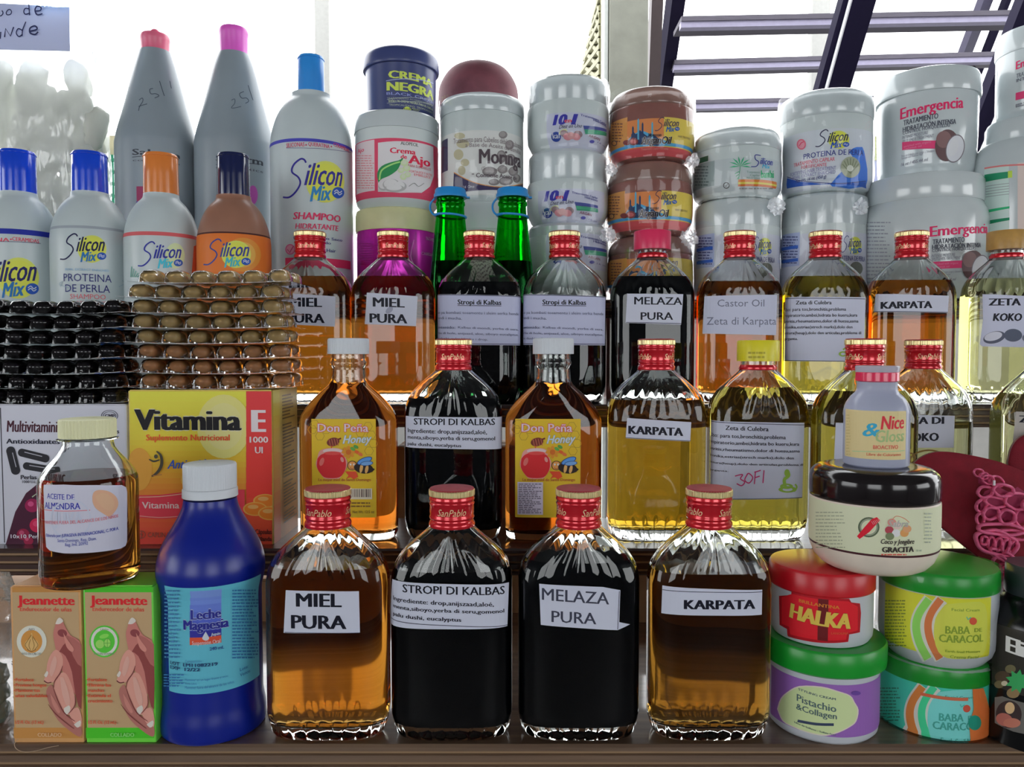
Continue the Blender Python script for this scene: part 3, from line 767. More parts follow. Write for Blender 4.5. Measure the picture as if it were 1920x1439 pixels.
pena(655, 'white-capped honey flask with a bar code on its yellow label, beside the vitamin box', True)
pena(1037, 'honey flask with white cap and a grey table printed on its yellow label', False)

# oils behind the small stacked jars
r, S, x = pablo('oil_bottle', 1618, 0.578, Z2, 'yellow oil flask mostly hidden behind the small frosted bottle', 115, LQ['culb'], 0.012, py=850)
A = Art(S); paper(A, [(1567, 793), (1680, 795), (1676, 900), (1562, 900)], (186, 190, 206)); A.build(r)
r, S, x = pablo('oil_bottle', 1727, 0.628, Z2, 'flask of pale oil, half empty neck, its label ending in ETA DI KOKO', 88, LQ['koko'], -0.002, py=850)
A = Art(S); paper(A, [(1660, 776), (1790, 780), (1788, 840), (1656, 838)])
A.t('ZETA DI', 1676, 1770, 783, (796, 795), K_, 0.045); A.t('KOKO', 1694, 1760, 813, (828, 827), K_, 0.045); A.build(r)
r, S, x = pablo('oil_bottle', 1956, D2, Z2, 'pale oil flask cut off by the photo edge, behind the dark red felt', 112, LQ['koko'], 0.0, py=850)
A = Art(S); paper(A, [(1905, 772), (2010, 776), (2008, 840), (1899, 828)], (150, 146, 140)); A.t('ZETA DI', 1910, 2000, 780, 793, K_, 0.045); A.build(r)

# ---- third row
r, S, x = pablo('honey_bottle', 583, D3, Z3, 'third-row amber flask partly hidden by the amber capsule packs', 113, LQ['miel'], 0.0, py=600)
A = Art(S); paper(A, [(530, 550), (629, 556), (628, 613), (528, 608)])
A.t('MIEL', 543, 604, (558, 558), (575, 576), K_, 0.035); A.t('PURA', 538, 609, (588, 588), (605, 606), K_, 0.035); A.build(r)
r, S, x = pablo('honey_bottle', 738, D3, Z3, 'third-row amber flask in front of the magenta jar, label MIEL PURA', 113, LQ['cast'], 0.004, py=600)
A = Art(S); paper(A, [(688, 549), (783, 556), (780, 612), (684, 608)])
A.t('MIEL', 699, 759, (558, 558), (575, 577), K_, 0.035); A.t('PURA', 693, 764, (588, 588), (605, 607), K_, 0.035); A.ell(730, 582, 8, 5, (130, 132, 150), -40); A.build(r)
def stropi(cx, fill, label):
    r, S, x = pablo('syrup_bottle', cx, D3, Z3, label, fill, LQ['dark'], 0.012, py=600); o = cx - 899; A = Art(S)
    paper(A, [(820 + o, 554), (976 + o, 557), (975 + o, 648), (820 + o, 647)], (176, 180, 206), border=[((820 + o, 645), (975 + o, 646)), ((820 + o, 555), (976 + o, 558))])
    A.t('Stropi di Kalbas', 858 + o, 940 + o, 562, (571, 572), K_, 0.03); A.line([(858 + o, 573), (940 + o, 574)], 1.1, K_)
    C2 = (80, 84, 110)
    A.t('Bon pa kombati tosamentu i sleim serka hende', 821 + o, 972 + o, 583, (588, 591), C2, 0.014); A.t('grandi i mucha.', 821 + o, 866 + o, 593, (598, 600), C2, 0.014)
    A.t('Kontenido:', 821 + o, 854 + o, 611, (616, 617), C2, 0.03); A.t('Kalbas di mondi, yerba di sera,', 859 + o, 971 + o, 612, (616, 620), C2, 0.014)
    A.t('yerba di hole, anijsaad, aloe, siboyo eucaliptus,', 821 + o, 971 + o, 622, (626, 630), C2, 0.014); A.t('palu dushi, suku klenku i drop.', 821 + o, 915 + o, 632, (636, 639), C2, 0.014)
    A.build(r); return r
stropi(899, 108, 'third-row black syrup flask with underlined title label, filled above the label')
stropi(1058, 92, 'third-row black syrup flask whose clear fluted shoulders stand empty')
r, S, x = pablo('molasses_bottle', 1222, D3, Z3, 'third-row flask of black liquid with a plain pink cap, label MELAZA PURA', 113, LQ['dark'], cap='ring', py=600)
simple_cap(r, 0.0166, 0.1375, 0.1545, mat('pink_plastic', (196, 44, 84), 0.3, noise_amt=0.03))
A = Art(S); paper(A, [(1176, 551), (1281, 552), (1277, 609), (1173, 606)], border=[((1174, 605), (1277, 607))])
A.t('MELAZA', 1189, 1279, 557, (571, 572), K_, 0.02); A.t('PURA', 1201, 1262, 586, (600, 600), K_, 0.02); A.build(r)
r, S, x = pablo('oil_bottle', 1385, D3, Z3, 'third-row flask of red-brown castor oil with a two-line white label', 108.5, LQ['cast'], 0.012, py=600)
A = Art(S); paper(A, [(1321, 556), (1457, 553), (1455, 629), (1317, 626)], (182, 186, 206))
GC = (92, 96, 116); A.t('Castor Oil', 1345, 1433, 562, 575, GC, 0.004); A.t('Zeta di Karpata', 1325, 1455, 595, (609, 609), GC, 0.004); A.build(r)
r, S, x = pablo('oil_bottle', 1545, D3, Z3, 'third-row yellow oil flask with a large typed label, before the pearl jars', 113, LQ['culb'], 0.012, py=600)
A = Art(S); paper(A, [(1470, 559), (1623, 558), (1618, 679), (1463, 677)], (184, 188, 206), border=[((1471, 561), (1622, 561)), ((1464, 676), (1618, 678)), ((1471, 561), (1465, 677))])
A.t('Zeta di Culebra', 1492, 1559, 564, 571, K_, 0.02)
for i, (s_, x1) in enumerate((('Uso: para tos,bronchitis,problema', 1586), ('respiratorio,ambei,hidrata bo kueru,kura', 1607), ('artritis,rheumatismo,dolor di huesu,asma', 1609), ('kronika,estrias(strech marks),dolo den', 1598), ('sintura(heup),dolo den articulas,problema di', 1614), ('garganta.', 1496))):
    A.t(s_, 1469 - i, x1, 577 + i * 11.2, 583 + i * 11, K_, 0.014)
A.ell(1592, 640, 6, 3, G_, 0, hole=0.5); A.line([(1590, 640), (1588, 650), (1580, 656)], 3, G_, 4); A.ell(1580, 664, 8, 5, G_, 0, hole=0.5); A.build(r)
r, S, x = pablo('oil_bottle', 1706, D3, Z3, 'third-row flask of deep orange-brown oil with a KARPATA label', 109.5, LQ['miel'], 0.012, py=600)
A = Art(S); paper(A, [(1642, 552), (1779, 555), (1777, 587), (1638, 586)], border=[((1638, 585), (1777, 586))])
A.t('KARPATA', 1651, 1748, 566, (579, 578), K_, 0.05); A.build(r)
r, S, x = pablo('oil_bottle', 1885, D3, Z3, 'third-row flask of pale coconut oil with a gold-brown cap and coconuts on its label', 111, LQ['koko'], cap='ring', py=600)
simple_cap(r, 0.0166, 0.1375, 0.1545, mat('bronze_plastic', (150, 116, 60), 0.35, noise_amt=0.12, scale=120))
A = Art(S); A.mode = 'base'; A.poly([(1842, 552), (1935, 556), (1935, 652), (1842, 650), (1837, 646), (1843, 600)], (188, 192, 212)); A.mode = 'print'
A.t('ZETA DI', 1853, 1942, 560, 573, K_, 0.045); A.t('KOKO', 1861, 1916, 588, 602, K_, 0.045, 0.15)
A.ell(1899, 629, 17, 12, (70, 76, 92)); A.ell(1864, 633, 21, 11, (70, 74, 90), -14); A.ell(1862, 631, 17, 8, (206, 208, 222), -14); A.ell(1930, 634, 14, 9, (90, 94, 110)); A.build(r)

# ------------------------------------------------------------------ turned jars and plastic bottles
def pz(cx, y, d): return P(cx, y, d).z
def prof(cx, d, zb, pts, first=True, front=False):
    o = []
    for i, (hw, y) in enumerate(pts):
        p = P(cx, y, d); r = hw / F * d / (_c + _s * (719.5 - y) / F)
        if front: p = P(cx, y, d - r * 0.97)
        o.append((r, 0.0 if (first and i == 0) else (max(p.z - zb, o[-1][1] + 0.0006) if (first and i) else p.z - zb)))
    return o
def rnd(pr, k=4):
    return crv(pr, k)
def lathe(name, pr, m, root, seg=80, k=0, ang=38):
    if k: pr = crv(pr, k)
    pr = [(max(r, 0.0004), z) for r, z in pr]
    bm = bmesh.new(); lathe_bm(bm, pr, seg); return finish(name, bm, m, root, ang=ang)
white = mat('white_plastic', (166, 174, 174), 0.32, noise_amt=0.02)
whiteg = mat('glossy_white_plastic', (160, 168, 170), 0.15, noise_amt=0.02, coat=0.5)
shrink = film_mat('shrink_film', refl=0.16, bump=0.45, scale=40, stretch=(1, 1, 0.35), rough=0.04)
BL = (40, 44, 120); RD = (196, 40, 70); YL = (206, 206, 60)
PRF = {}
def jar(cx, d, zb, label, body, lid, bm_, lm, name='cream_jar', cat='jar', group=None, wrap=None, lidk=3, bk=3, lidname='lid', front=False):
    """body and lid: (half width, y) pixel outlines from the bottom up; returns root, print surface, z of the top"""
    x0 = P(cx, body[-1][1], d).x; r = thing(name, (x0, d, zb), label, cat, group)
    pb = prof(cx, d, zb, body, True, front); pl = prof(cx, d, zb, lid, False, front)
    pbs = crv(pb, bk) if bk else pb
    lathe('body', pbs, bm_, r); lathe(lidname, crv(pl, lidk) if lidk else pl, lm, r)
    S = LatheSurf(x0, d, zb, pbs)
    top = pl[-1][1]
    if wrap:
        R = max(max(q[0] for q in pb), max(q[0] for q in pl)) + 0.0012
        bm = bmesh.new(); n = 96; rows = 18
        def md(i, rr, z):
            return rr + 0.0010 * noise.noise(Vector((math.cos(i / n * 6.283) * 2.2 + cx, math.sin(i / n * 6.283) * 2.2, z * 60))) + 0.0005 * noise.noise(Vector((math.cos(i / n * 6.283) * 9 + cx, math.sin(i / n * 6.283) * 9, z * 30)))
        lathe_bm(bm, [(R * 0.86, 0.0)] + [(R * (0.94 + 0.06 * math.sin(math.pi * min(1, (j + 1) / 4))) if j < 3 else (R if j < rows - 1 else R * 0.985), 0.0005 + (top - 0.0006) * j / rows) for j in range(rows + 1)], n, md, close=False)
        finish('shrink_wrap', bm, shrink, r, ang=60)
    return r, S, zb + top

def silicon(A, x0, y0, x1, y1, c1=BL, c2=(34, 96, 150), tilt=0.0, glow=True):
    """script word, second word and a small striped ball over a yellow glow, filling the box"""
    Wd, H = x1 - x0, y1 - y0
    X = lambda u: x0 + u * Wd
    Y = lambda v, u=0.5: y0 + v * H + (u - 0.5) * tilt
    if glow: A.ell(X(0.66), Y(0.52), Wd * 0.30, H * 0.46, (190, 196, 90)); A.ell(X(0.66), Y(0.52), Wd * 0.26, H * 0.40, (204, 208, 80))
    A.line([(X(u), Y(v, u)) for u, v in ((0.36, 0.10), (0.33, 0.03), (0.27, 0.02), (0.17, 0.14), (0.14, 0.30), (0.24, 0.42), (0.27, 0.56), (0.20, 0.74), (0.10, 0.86), (0.0, 0.86))], Wd * 0.028, c1, 5)
    A.t('ilicon', X(0.33), X(0.93), Y(0.14), (Y(0.62, 0.33), Y(0.56, 0.93)), c1, 0.02, 0.42)
    A.t('Mix', X(0.42), X(0.76), Y(0.64), (Y(0.97, 0.46), Y(0.90, 0.76)), c2, 0.035, 0.30)
    A.ell(X(0.86), Y(0.76), Wd * 0.095, H * 0.125, (30, 70, 150)); 
    A.line([(X(u), Y(v)) for u, v in ((0.80, 0.74), (0.84, 0.70), (0.88, 0.76), (0.92, 0.72))], H * 0.022, (210, 220, 235), 3)
    A.line([(X(u), Y(v)) for u, v in ((0.80, 0.79), (0.84, 0.75), (0.88, 0.81), (0.92, 0.77))], H * 0.022, (210, 220, 235), 3)

# ---- shampoo bottles in front (third step)
def shampoo(cx, label, bodym, capm, capy, d, base_y, zb, hw, neck_y, capw, bk=None, seal=None, capdent=True):
    """round-shouldered bottle with an oval flip cap"""
    sy = neck_y; s_ = hw / 67.0
    body = [(hw * 0.93, base_y), (hw, base_y - 8), (hw, sy + 100 * s_), (hw * 0.99, sy + 84 * s_), (hw * 0.94, sy + 62 * s_), (hw * 0.82, sy + 38 * s_), (hw * 0.66, sy + 20 * s_), (hw * 0.51, sy + 9 * s_), (hw * 0.475, sy + 3 * s_), (hw * 0.47, sy - 1)]
    x0 = P(cx, 500, d).x; r = thing('shampoo_bottle', (x0, d, zb), label, 'bottle')
    pb = prof(cx, d, zb, body); pb[0] = (pb[0][0], 0)
    zz = [(pb[0][0], 0.0), (pb[1][0], 0.003)] + crv(pb[2:], 4)
    lathe('body', zz, bodym, r)
    cp = prof(cx, d, zb, [(capw * 1.0, sy), (capw, sy - 4), (capw * 0.98, (sy + capy) / 2), (capw * 0.98, capy + 3), (capw * 0.92, capy)], False)
    c = lathe('flip_cap', cp, capm, r)
    bm = bmesh.new(); z = cp[0][1] + (cp[-1][1] - cp[0][1]) * 0.93
    q = cp[1][0]; lathe_bm(bm, [(q * 0.998, z - 0.0003), (q * 1.012, z - 0.0002), (q * 1.012, z + 0.0002), (q * 0.998, z + 0.0003)], 60); finish('cap_seam', bm, capm, c)
    S = LatheSurf(x0, d, zb, zz); return r, S
bottlew = mat('pearl_white_plastic', (156, 166, 168), 0.33, noise_amt=0.03, scale=30)
capb = mat('blue_cap', (10, 56, 176), 0.2, coat=0.6, noise_amt=0.02); capo = mat('orange_cap', (222, 128, 56), 0.25, coat=0.4, noise_amt=0.02); capn = mat('navy_cap', (14, 22, 60), 0.15, coat=0.7, noise_amt=0.02)
brz = mat('bronze_plastic_body', (124, 88, 72), 0.32, noise_amt=0.05)
SB = Z3
r, S = shampoo(38, 'white shampoo bottle with a shiny blue cap, cut off by the photo edge', bottlew, capb, 285, D3, 758, SB, 67, 364, 31)
A = Art(S); A.band(430, 440, (30, 40, 130), 38); A.t('QUERATINA', -50, 18, 446, 453, (176, 60, 80), 0.02); A.ell(20.5, 449, 1.6, 1.6, (176, 60, 80)); A.t('CERAMIDAS', 23, 73, 446, (453, 454), (176, 60, 80), 0.02); A.line([(-40, 456), (76, 457)], 1, (60, 60, 90))
silicon(A, -50, 478, 78, 562, (24, 24, 80)); A.build(r)
r, S = shampoo(172, 'white shampoo bottle with blue cap reading PROTEINA DE PERLA', bottlew, capb, 288, D3, 758, SB, 68, 364, 31)
A = Art(S); A.band(424, 429, (130, 138, 146), 172); silicon(A, 113, 438, 203, 494, (20, 22, 60))
A.t('PEARL EXTRACT ENRICHED', 123, 204, 504, 508, (110, 150, 180)); A.t('PROTEINA', 120, 209, 514, 528, (40, 44, 100), 0.006); A.t('DE PERLA', 123, 206, 534, 548, (40, 44, 100), 0.006)
A.t('SHAMPOO', 132, 198, 552, 561, (180, 90, 100), 0.004); A.t('FORTIFICANTE', 132, 198, 565, 570, (180, 90, 100), 0.004)
A.ell(212, 655, 24, 46, (44, 96, 190)); A.ell(218, 648, 16, 34, (70, 130, 214)); A.rect(176, 690, 238, 704, (20, 60, 160)); A.line([(196, 700), (222, 690), (236, 670)], 4, (220, 228, 236), 4)
A.line([(130, 540), (112, 534), (118, 528), (114, 538)], 1, (130, 150, 160), 3); A.line([(222, 538), (232, 532), (228, 526)], 1, (130, 150, 160), 3); A.build(r)
r, S = shampoo(305, 'white shampoo bottle with an orange flip cap and a red band', bottlew, capo, 291, D3, 758, SB, 66, 367, 31)
A = Art(S); A.band(435, 442, (176, 80, 84), 305)
silicon(A, 259, 453, 346, 506, (36, 44, 130), (60, 170, 190), glow=False); A.ell(328, 480, 18, 24, (176, 190, 150)); silicon(A, 259, 453, 346, 506, (36, 44, 130), (60, 170, 190), glow=False)
for k in range(5): A.line([(246 + k * 3, 520), (248 + k * 4, 500 + k * 4)], 1.6, (50, 130, 110), taper=True)
A.poly([(362, 462), (371, 458), (371, 520), (358, 520)], (190, 90, 60)); A.build(r)
r, S = shampoo(440, 'bronze brown bottle with an orange label band and a navy cap', brz, capn, 291, D3, 758, SB, 66, 370, 29.5)
A = Art(S); A.mode = 'base'; A.band(438, 740, (222, 120, 50), 440); A.mode = 'print'; A.band(435, 438, (60, 30, 30), 440)
A.ell(455, 478, 34, 32, (222, 146, 60)); A.ell(455, 478, 24, 24, (220, 170, 80)); silicon(A, 382, 448, 474, 504, (50, 56, 120), (60, 150, 160)); A.build(r)
# ---- big bottles (fourth step)
r, S = shampoo(587, 'tall white shampoo bottle with a pale blue cap, beside the navy cream jar', bottlew, mat('pale_blue_cap', (40, 124, 196), 0.3, noise_amt=0.02), 108, D4 - 0.01, 570, Z4, 75.5, 180, 24.5)
A = Art(S); A.band(260, 266, (60, 60, 150), 587)
A.t('SILICONAS', 537, 571, 268, (276, 275), (170, 60, 90), 0.02); A.t('QUERATINA', 578, 618, 268, (275, 276), (170, 60, 90), 0.02); A.t('CERAMIDAS', 625, 654, 271, (278, 281), (170, 60, 90), 0.02)
A.ell(574, 272, 1.5, 1.5, (170, 60, 90)); A.ell(621, 275, 1.5, 1.5, (170, 60, 90)); A.line([(537, 278), (600, 279), (658, 286)], 1, (90, 90, 120), 3)
silicon(A, 531, 297, 650, 382, (44, 40, 120), (40, 110, 160))
A.t('SHAMPOO', 550, 638, 399, (412, 413), (196, 50, 90), 0.03, 0.15); A.t('HIDRATANTE', 554, 634, 420, 430, (196, 50, 90), 0.02, 0.15)
A.t('Para Cabello Seco', 551, 641, 444, 449, (60, 60, 110), 0.02); A.t('y Maltratado', 560, 620, 452, 457, (60, 60, 110), 0.02); A.t('For Dry Hair', 573, 629, 466, 472, (60, 60, 110), 0.02)
A.ell(545, 468, 9, 10, (176, 80, 120)); A.ell(545, 468, 7, 8, (190, 130, 150)); A.line([(540, 468), (544, 474), (551, 462)], 1.6, (150, 50, 90)); A.rect(536, 484, 656, 500, (196, 50, 90)); A.build(r)
greyp = mat('satin_grey_plastic', (112, 122, 128), 0.35, noise_amt=0.03, scale=30)
def cone_bottle(cx, cy_top, ny, label, capm, right, tip):
    d = 0.845; x0 = P(cx, 400, d).x; r = thing('conical_bottle', (x0, d, Z4), label, 'bottle')
    pr = prof(cx, d, Z4, [(66, 566), (72, 558), (72.5, 400), (72.5, 290), (71, 268), (66, 246), (55, 205), (44, 160), (35, 125), (27, ny)]); pr[0] = (pr[0][0], 0)
    pr = [pr[0], pr[1]] + crv(pr[2:], 4); lathe('body', pr, greyp, r)
    cp = prof(cx, d, Z4, [(25, ny), (25, ny - 4), (25.5, cy_top + 16), (26.5, cy_top + 12), (26.5, cy_top + 6), (24, cy_top + 1), (15, cy_top - 2)], False)
    c = lathe('cap', cp, capm, r)
    if tip:
        pt = prof(cx, d, Z4, [(9, cy_top + 2), (8, cy_top - 6), (5, cy_top - 10), (2, cy_top - 11)], False); lathe('nozzle', crv(pt, 3), capm, c)
    S = LatheSurf(x0, d, Z4, pr); A = Art(S, dv=0.006); c0 = cx
    if not right:
        A.t('Salerm', 248, 337, 281, 292, (50, 54, 60), 0.02); A.line([(248, 295), (337, 295)], 1.2, (50, 54, 60)); A.t('cosmetics', 249, 337, 300, 304, (60, 64, 70))
        A.rect(256, 350, 300, 378, (130, 50, 80)); A.rect(256, 378, 290, 392, (70, 40, 130))
        A.line([(261, 188), (267, 184), (268, 190), (262, 200), (260, 208)], 1.2, (50, 60, 70), 4); A.line([(260, 200), (276, 195)], 1.1, (50, 60, 70)); A.line([(287, 166), (281, 168), (283, 176), (292, 176), (298, 180), (290, 184)], 1.2, (50, 60, 70), 4); A.line([(299, 152), (308, 180)], 1.2, (50, 60, 70)); A.line([(318, 152), (321, 166)], 1.2, (50, 60, 70))
    else:
        A.t('Salerm', 405, 493, 291, 304, (50, 54, 60), 0.02); A.line([(405, 309), (493, 309)], 1.2, (50, 54, 60)); A.t('cosmetics', 405, 493, 313, 318, (60, 64, 70)); A.ell(474, 366, 9, 18, (150, 70, 140))
        A.line([(434, 188), (440, 186), (440, 194), (434, 203), (452, 200)], 1.1, (60, 70, 80), 4); A.line([(457, 172), (449, 176), (453, 184), (462, 184), (466, 190), (460, 194)], 1.2, (50, 60, 70), 4); A.line([(465, 160), (474, 188)], 1.2, (50, 60, 70))
    A.build(r)
cone_bottle(297, 66, 98, 'grey conical bottle whose pink cap has a small nozzle tip', mat('coral_cap', (232, 110, 140), 0.3, noise_amt=0.02), False, True)
cone_bottle(443, 54, 103, 'grey conical bottle with a plain round magenta-pink cap', mat('magenta_cap', (214, 90, 190), 0.3, noise_amt=0.02), True, False)

# ---- jar stacks (fourth step)
d = D4
pink = (206, 70, 100)
# stack under the navy jar
r, S, z = jar(744, d, Z4, 'jar with pale yellow lid and metallic magenta label, bottom of its stack', [(70, 566), (74, 558), (74, 450), (73, 438)], [(75, 440), (76, 436), (76, 410), (74, 402), (70, 400)], mat('magenta_foil', (170, 30, 150), 0.25, metal=0.5), mat('cream_lid', (196, 196, 150), 0.35), bk=0, lidk=0)
A = Art(S); A.t('TRATAMIENTO', 798, 816, 446, 452, (210, 160, 210)); A.line([(776, 450), (770, 480), (776, 496)], 1.2, (220, 150, 210), 4); A.t('CABELLO', 790, 812, 474, 479, (220, 180, 220)); A.micro(676, 455, 700, 500, 10, (130, 30, 110), 5); A.build(r)
r, S, z = jar(744, d, z, 'white jar with pink-framed garlic label, under the navy jar', [(66, 400), (74, 390), (77, 372), (77, 258), (77, 256)], [(79, 258), (79, 232), (76, 228), (70, 226)], white, whiteg, bk=0, lidk=0)
A = Art(S); A.mode = 'base'; A.band(259, 370, pink, 744, 0.6); A.mode = 'print'
A.rect(668, 265, 703, 360, (200, 186, 190)); A.t('Ajo', 671, 683, 278, 286, pink, 0.03); A.micro(669, 290, 702, 355, 14, (200, 120, 130), 6, 0.35)
A.poly([(709, 268), (740, 265), (780, 267), (812, 276), (813, 330), (806, 350), (790, 362), (750, 362), (709, 360)], (206, 204, 206))
A.t('ALOPECIL', 751, 784, 267, 273, (70, 74, 70), 0.02); A.t('Crema', 731, 779, 278, 288, (196, 40, 70), 0.035); A.t('de', 751, 763, 290, 298, (196, 40, 70), 0.03); A.t('Ajo', 765, 806, 293, 309, (196, 40, 70), 0.035)
A.t('PARA SUS CABELLOS', 765, 807, 311, 316, (160, 60, 70)); A.t('FORTALECE Y NUTRE', 767, 809, 322, 326, (190, 70, 80)); A.t('EMBELLECE', 776, 806, 328, 332, (190, 70, 80))
A.poly([(710, 343), (708, 325), (716, 312), (732, 305), (748, 301), (756, 296), (750, 310), (744, 320), (730, 330), (716, 336)], (40, 120, 70), 3); A.line([(712, 338), (716, 320), (734, 309), (750, 304)], 3, (140, 190, 110), 4)
for x_, y_, a_, b_ in ((758, 306, 7, 6), (762, 316, 7, 6), (752, 320, 6, 5), (764, 328, 6, 5), (756, 332, 6, 6)): A.ell(x_, y_, a_, b_, (176, 190, 150)); A.ell(x_, y_ - 1, a_ * .6, b_ * .6, (206, 214, 190))
for x_, y_, a_, b_ in ((720, 350, 10, 8), (734, 347, 16, 11), (750, 350, 12, 9), (740, 354, 18, 7)): A.ell(x_, y_, a_, b_, (150, 150, 150)); A.ell(x_ - 1, y_ - 2, a_ * .8, b_ * .8, (204, 204, 204))
A.line([(766, 350), (776, 344), (784, 350), (794, 344)], 1, (120, 120, 120), 4); A.build(r)
navy = mat('navy_plastic', (48, 56, 96), 0.3, noise_amt=0.03)
r, S, z = jar(752, d, z, 'navy blue jar with yellow CREMA NEGRA print, on top of its stack', [(60, 228), (64, 222), (65, 150), (66, 138)], [(70, 140), (71, 136), (70, 122), (66, 112), (52, 105), (20, 103)], navy, navy, bk=0)
A = Art(S); ylw = (190, 206, 90)
A.t('CREMA', 728, 810, 134, (148, 153), ylw, 0.045); A.line([(724, 152), (812, 157)], 1.4, (150, 160, 190)); A.t('NEGRA', 725, 812, 155, (171, 175), ylw, 0.05)
A.t('BLACK CREAM', 725, 812, 174, (179, 184), (130, 140, 190), 0.01); A.t('TRATAMIENTO ACONDICIONADOR', 726, 810, 184, (187, 189), (140, 150, 140)); A.line([(726, 187), (811, 190)], .8, (150, 160, 150))
A.t('BAÑO DE CREMA NEGRA PARA EL CABELLO', 729, 811, 189, (193, 196), (170, 180, 150), 0.01); A.line([(726, 194), (811, 198)], .8, (150, 160, 150)); A.t('TROPICALIZADO  TROPICALIZED', 730, 810, 197, (200, 202), (150, 160, 140))
A.ell(763, 206, 7, 5.5, ylw); A.line([(758, 203), (761, 209), (763, 204), (765, 209), (768, 203)], 1, (60, 60, 90)); A.t('Misky', 770, 787, 203, 208, (150, 160, 120), 0, 0.4); A.build(r)
# moringa stack
r, S, z = jar(905, d, Z4, 'plain white jar behind the green bottles, bottom of its stack', [(70, 566), (75, 558), (75, 440)], [(77, 440), (77, 400), (74, 392), (68, 390)], white, white, bk=0, lidk=0)
A = Art(S); A.rect(850, 450, 960, 540, (196, 192, 184)); A.micro(860, 470, 950, 530, 8, (120, 110, 110), 15); A.build(r)
r, S, z = jar(904, d, z, 'white jar with moringa seeds on its label, above the green bottles', [(66, 388), (74, 378), (77, 366), (77, 232), (75, 226)], [(78, 228), (79, 222), (79, 204), (74, 197), (60, 194)], white, whiteg, bk=0, lidk=0, wrap=1)
A = Art(S); A.mode = 'base'; A.band(244, 366, (190, 192, 190), 904, 0.62); A.mode = 'print'
for x_, y_, rx, ry in ((862, 255, 10, 6), (868, 270, 12, 8), (860, 290, 9, 10), (872, 305, 8, 7), (866, 320, 7, 9)): A.ell(x_, y_, rx, ry, (160, 156, 130)); 
A.rect(829, 262, 840, 322, (60, 56, 84))
for x_, y_, rx, ry in ((943, 253, 8, 7), (940, 294, 9, 12), (957, 300, 10, 11), (918, 322, 14, 9), (942, 318, 9, 8), (962, 322, 9, 9), (926, 342, 10, 6), (948, 340, 13, 8), (968, 335, 7, 8), (955, 272, 8, 9)): A.ell(x_, y_, rx, ry, (112, 108, 108)); A.ell(x_ - 1, y_ - 1, rx * .7, ry * .7, (134, 130, 130))
A.t('Tratamiento para Cabellos débiles, maltratados', 851, 978, 256, (266, 268), (110, 100, 104)); A.t('a Base de Aceite de Semillas', 873, 975, 268, (276, 279), (110, 100, 104))
A.t('Moringa', 898, 975, 282, (309, 306), (70, 60, 66), 0.03); A.t('(Sabor de Coco)', 903, 960, 314, 321, (120, 110, 110)); A.t('“ Contiene Aceite de', 885, 968, 326, (334, 332), (80, 70, 76), 0.02)
A.poly([(852, 325), (880, 340), (910, 349), (945, 352), (979, 346), (979, 364), (852, 364)], (56, 50, 80), 0); A.line([(852, 324), (880, 339), (910, 348), (945, 351), (979, 345)], 1.6, (200, 140, 80), 4); A.t('16 Onz', 869, 890, 348, 353, (200, 200, 210), 0, 0.2); A.build(r)
# maroon dome behind
r, S, z = jar(897, 0.93, Z4 + 0.0, 'dusty maroon domed jar rising behind the moringa jar', [(60, 520), (66, 500), (70, 300), (72, 210)], [(74, 212), (75, 190), (72, 165), (58, 140), (40, 127), (18, 121), (2, 120)], mat('maroon_body', (110, 50, 60), 0.5), mat('maroon_lid', (92, 50, 58), 0.65, noise_amt=0.2), bk=0, lidk=4)
# 10 en 1 stack
def ten(cx, zb, yb, yl, yt, label, o, art=True):
    r, S, z = jar(cx, d, zb, label, [(62, yb), (68, yb - 8), (75, yb - 22), (76, yb - 36), (76, yl + 6), (74, yl)], [(71, yl + 2), (73, yl - 4), (73, yt + 6), (69, yt + 1), (58, yt)], white, whiteg, bk=0, lidk=0, wrap=1)
    if not art: return z
    A = Art(S); ox, oy = o; X = lambda v: v + ox; Y = lambda v: v + oy
    A.mode = 'base'; A.rect(X(1025), Y(211), X(1136), Y(279), (176, 180, 194)); A.mode = 'print'
    A.t('10', X(1036), X(1064), Y(215), (Y(234), Y(234)), (50, 50, 140), 0.06, 0.25); A.t('en', X(1058), X(1072), Y(222), Y(230), (200, 80, 90), 0.03); A.t('1', X(1070), X(1084), Y(214), Y(234), (50, 50, 140), 0.06, 0.25)
    A.t('Diez en Uno', X(1048), X(1091), Y(234), (Y(241), Y(239)), (40, 40, 70), 0.01, 0.4)
    A.t('Tratamiento Capilar', X(1088), X(1136), Y(217), (Y(221), Y(228)), (70, 74, 130), 0.02); A.t('Hidratante', X(1112), X(1136), Y(226), (Y(230), Y(234)), (70, 74, 130), 0.02)
    A.ell(X(1043), Y(257), 9, 9.5, (40, 60, 130)); A.t('kal', X(1037), X(1050), Y(250), Y(260), (220, 225, 235), 0.02)
    A.ell(X(1056), Y(248), 8, 5, (190, 196, 140), -30)
    for x_, y_, c in ((1058, 251, (130, 110, 116)), (1084, 252, (130, 110, 116)), (1064, 257, (190, 130, 136)), (1080, 257, (190, 130, 136)), (1071, 255, (200, 150, 150))): A.ell(X(x_), Y(y_), 8, 6.5, c, 20)
    A.poly([(X(1093), Y(236)), (X(1136), Y(243)), (X(1136), Y(248)), (X(1095), Y(243))], (60, 70, 130)); A.poly([(X(1095), Y(243)), (X(1136), Y(249)), (X(1136), Y(256)), (X(1097), Y(252))], (60, 140, 110))
    A.t('ARGAN', X(1102), X(1124), Y(254), (Y(259), Y(262)), (120, 60, 80), 0.01); A.ell(X(1109), Y(266), 4.5, 3, (80, 80, 150)); A.t('16 oz', X(1118), X(1134), Y(268), (Y(271), Y(273)), (90, 90, 140)); A.build(r); return z
z = ten(1063, Z4, 568, 450, 428, 'white jar with blue numerals label, bottom of its stack behind the empty-shouldered flask', (0, 226))
z = ten(1064, z, 428, 350, 295, 'white jar with blue numerals label, middle of its stack', (-16, 143))
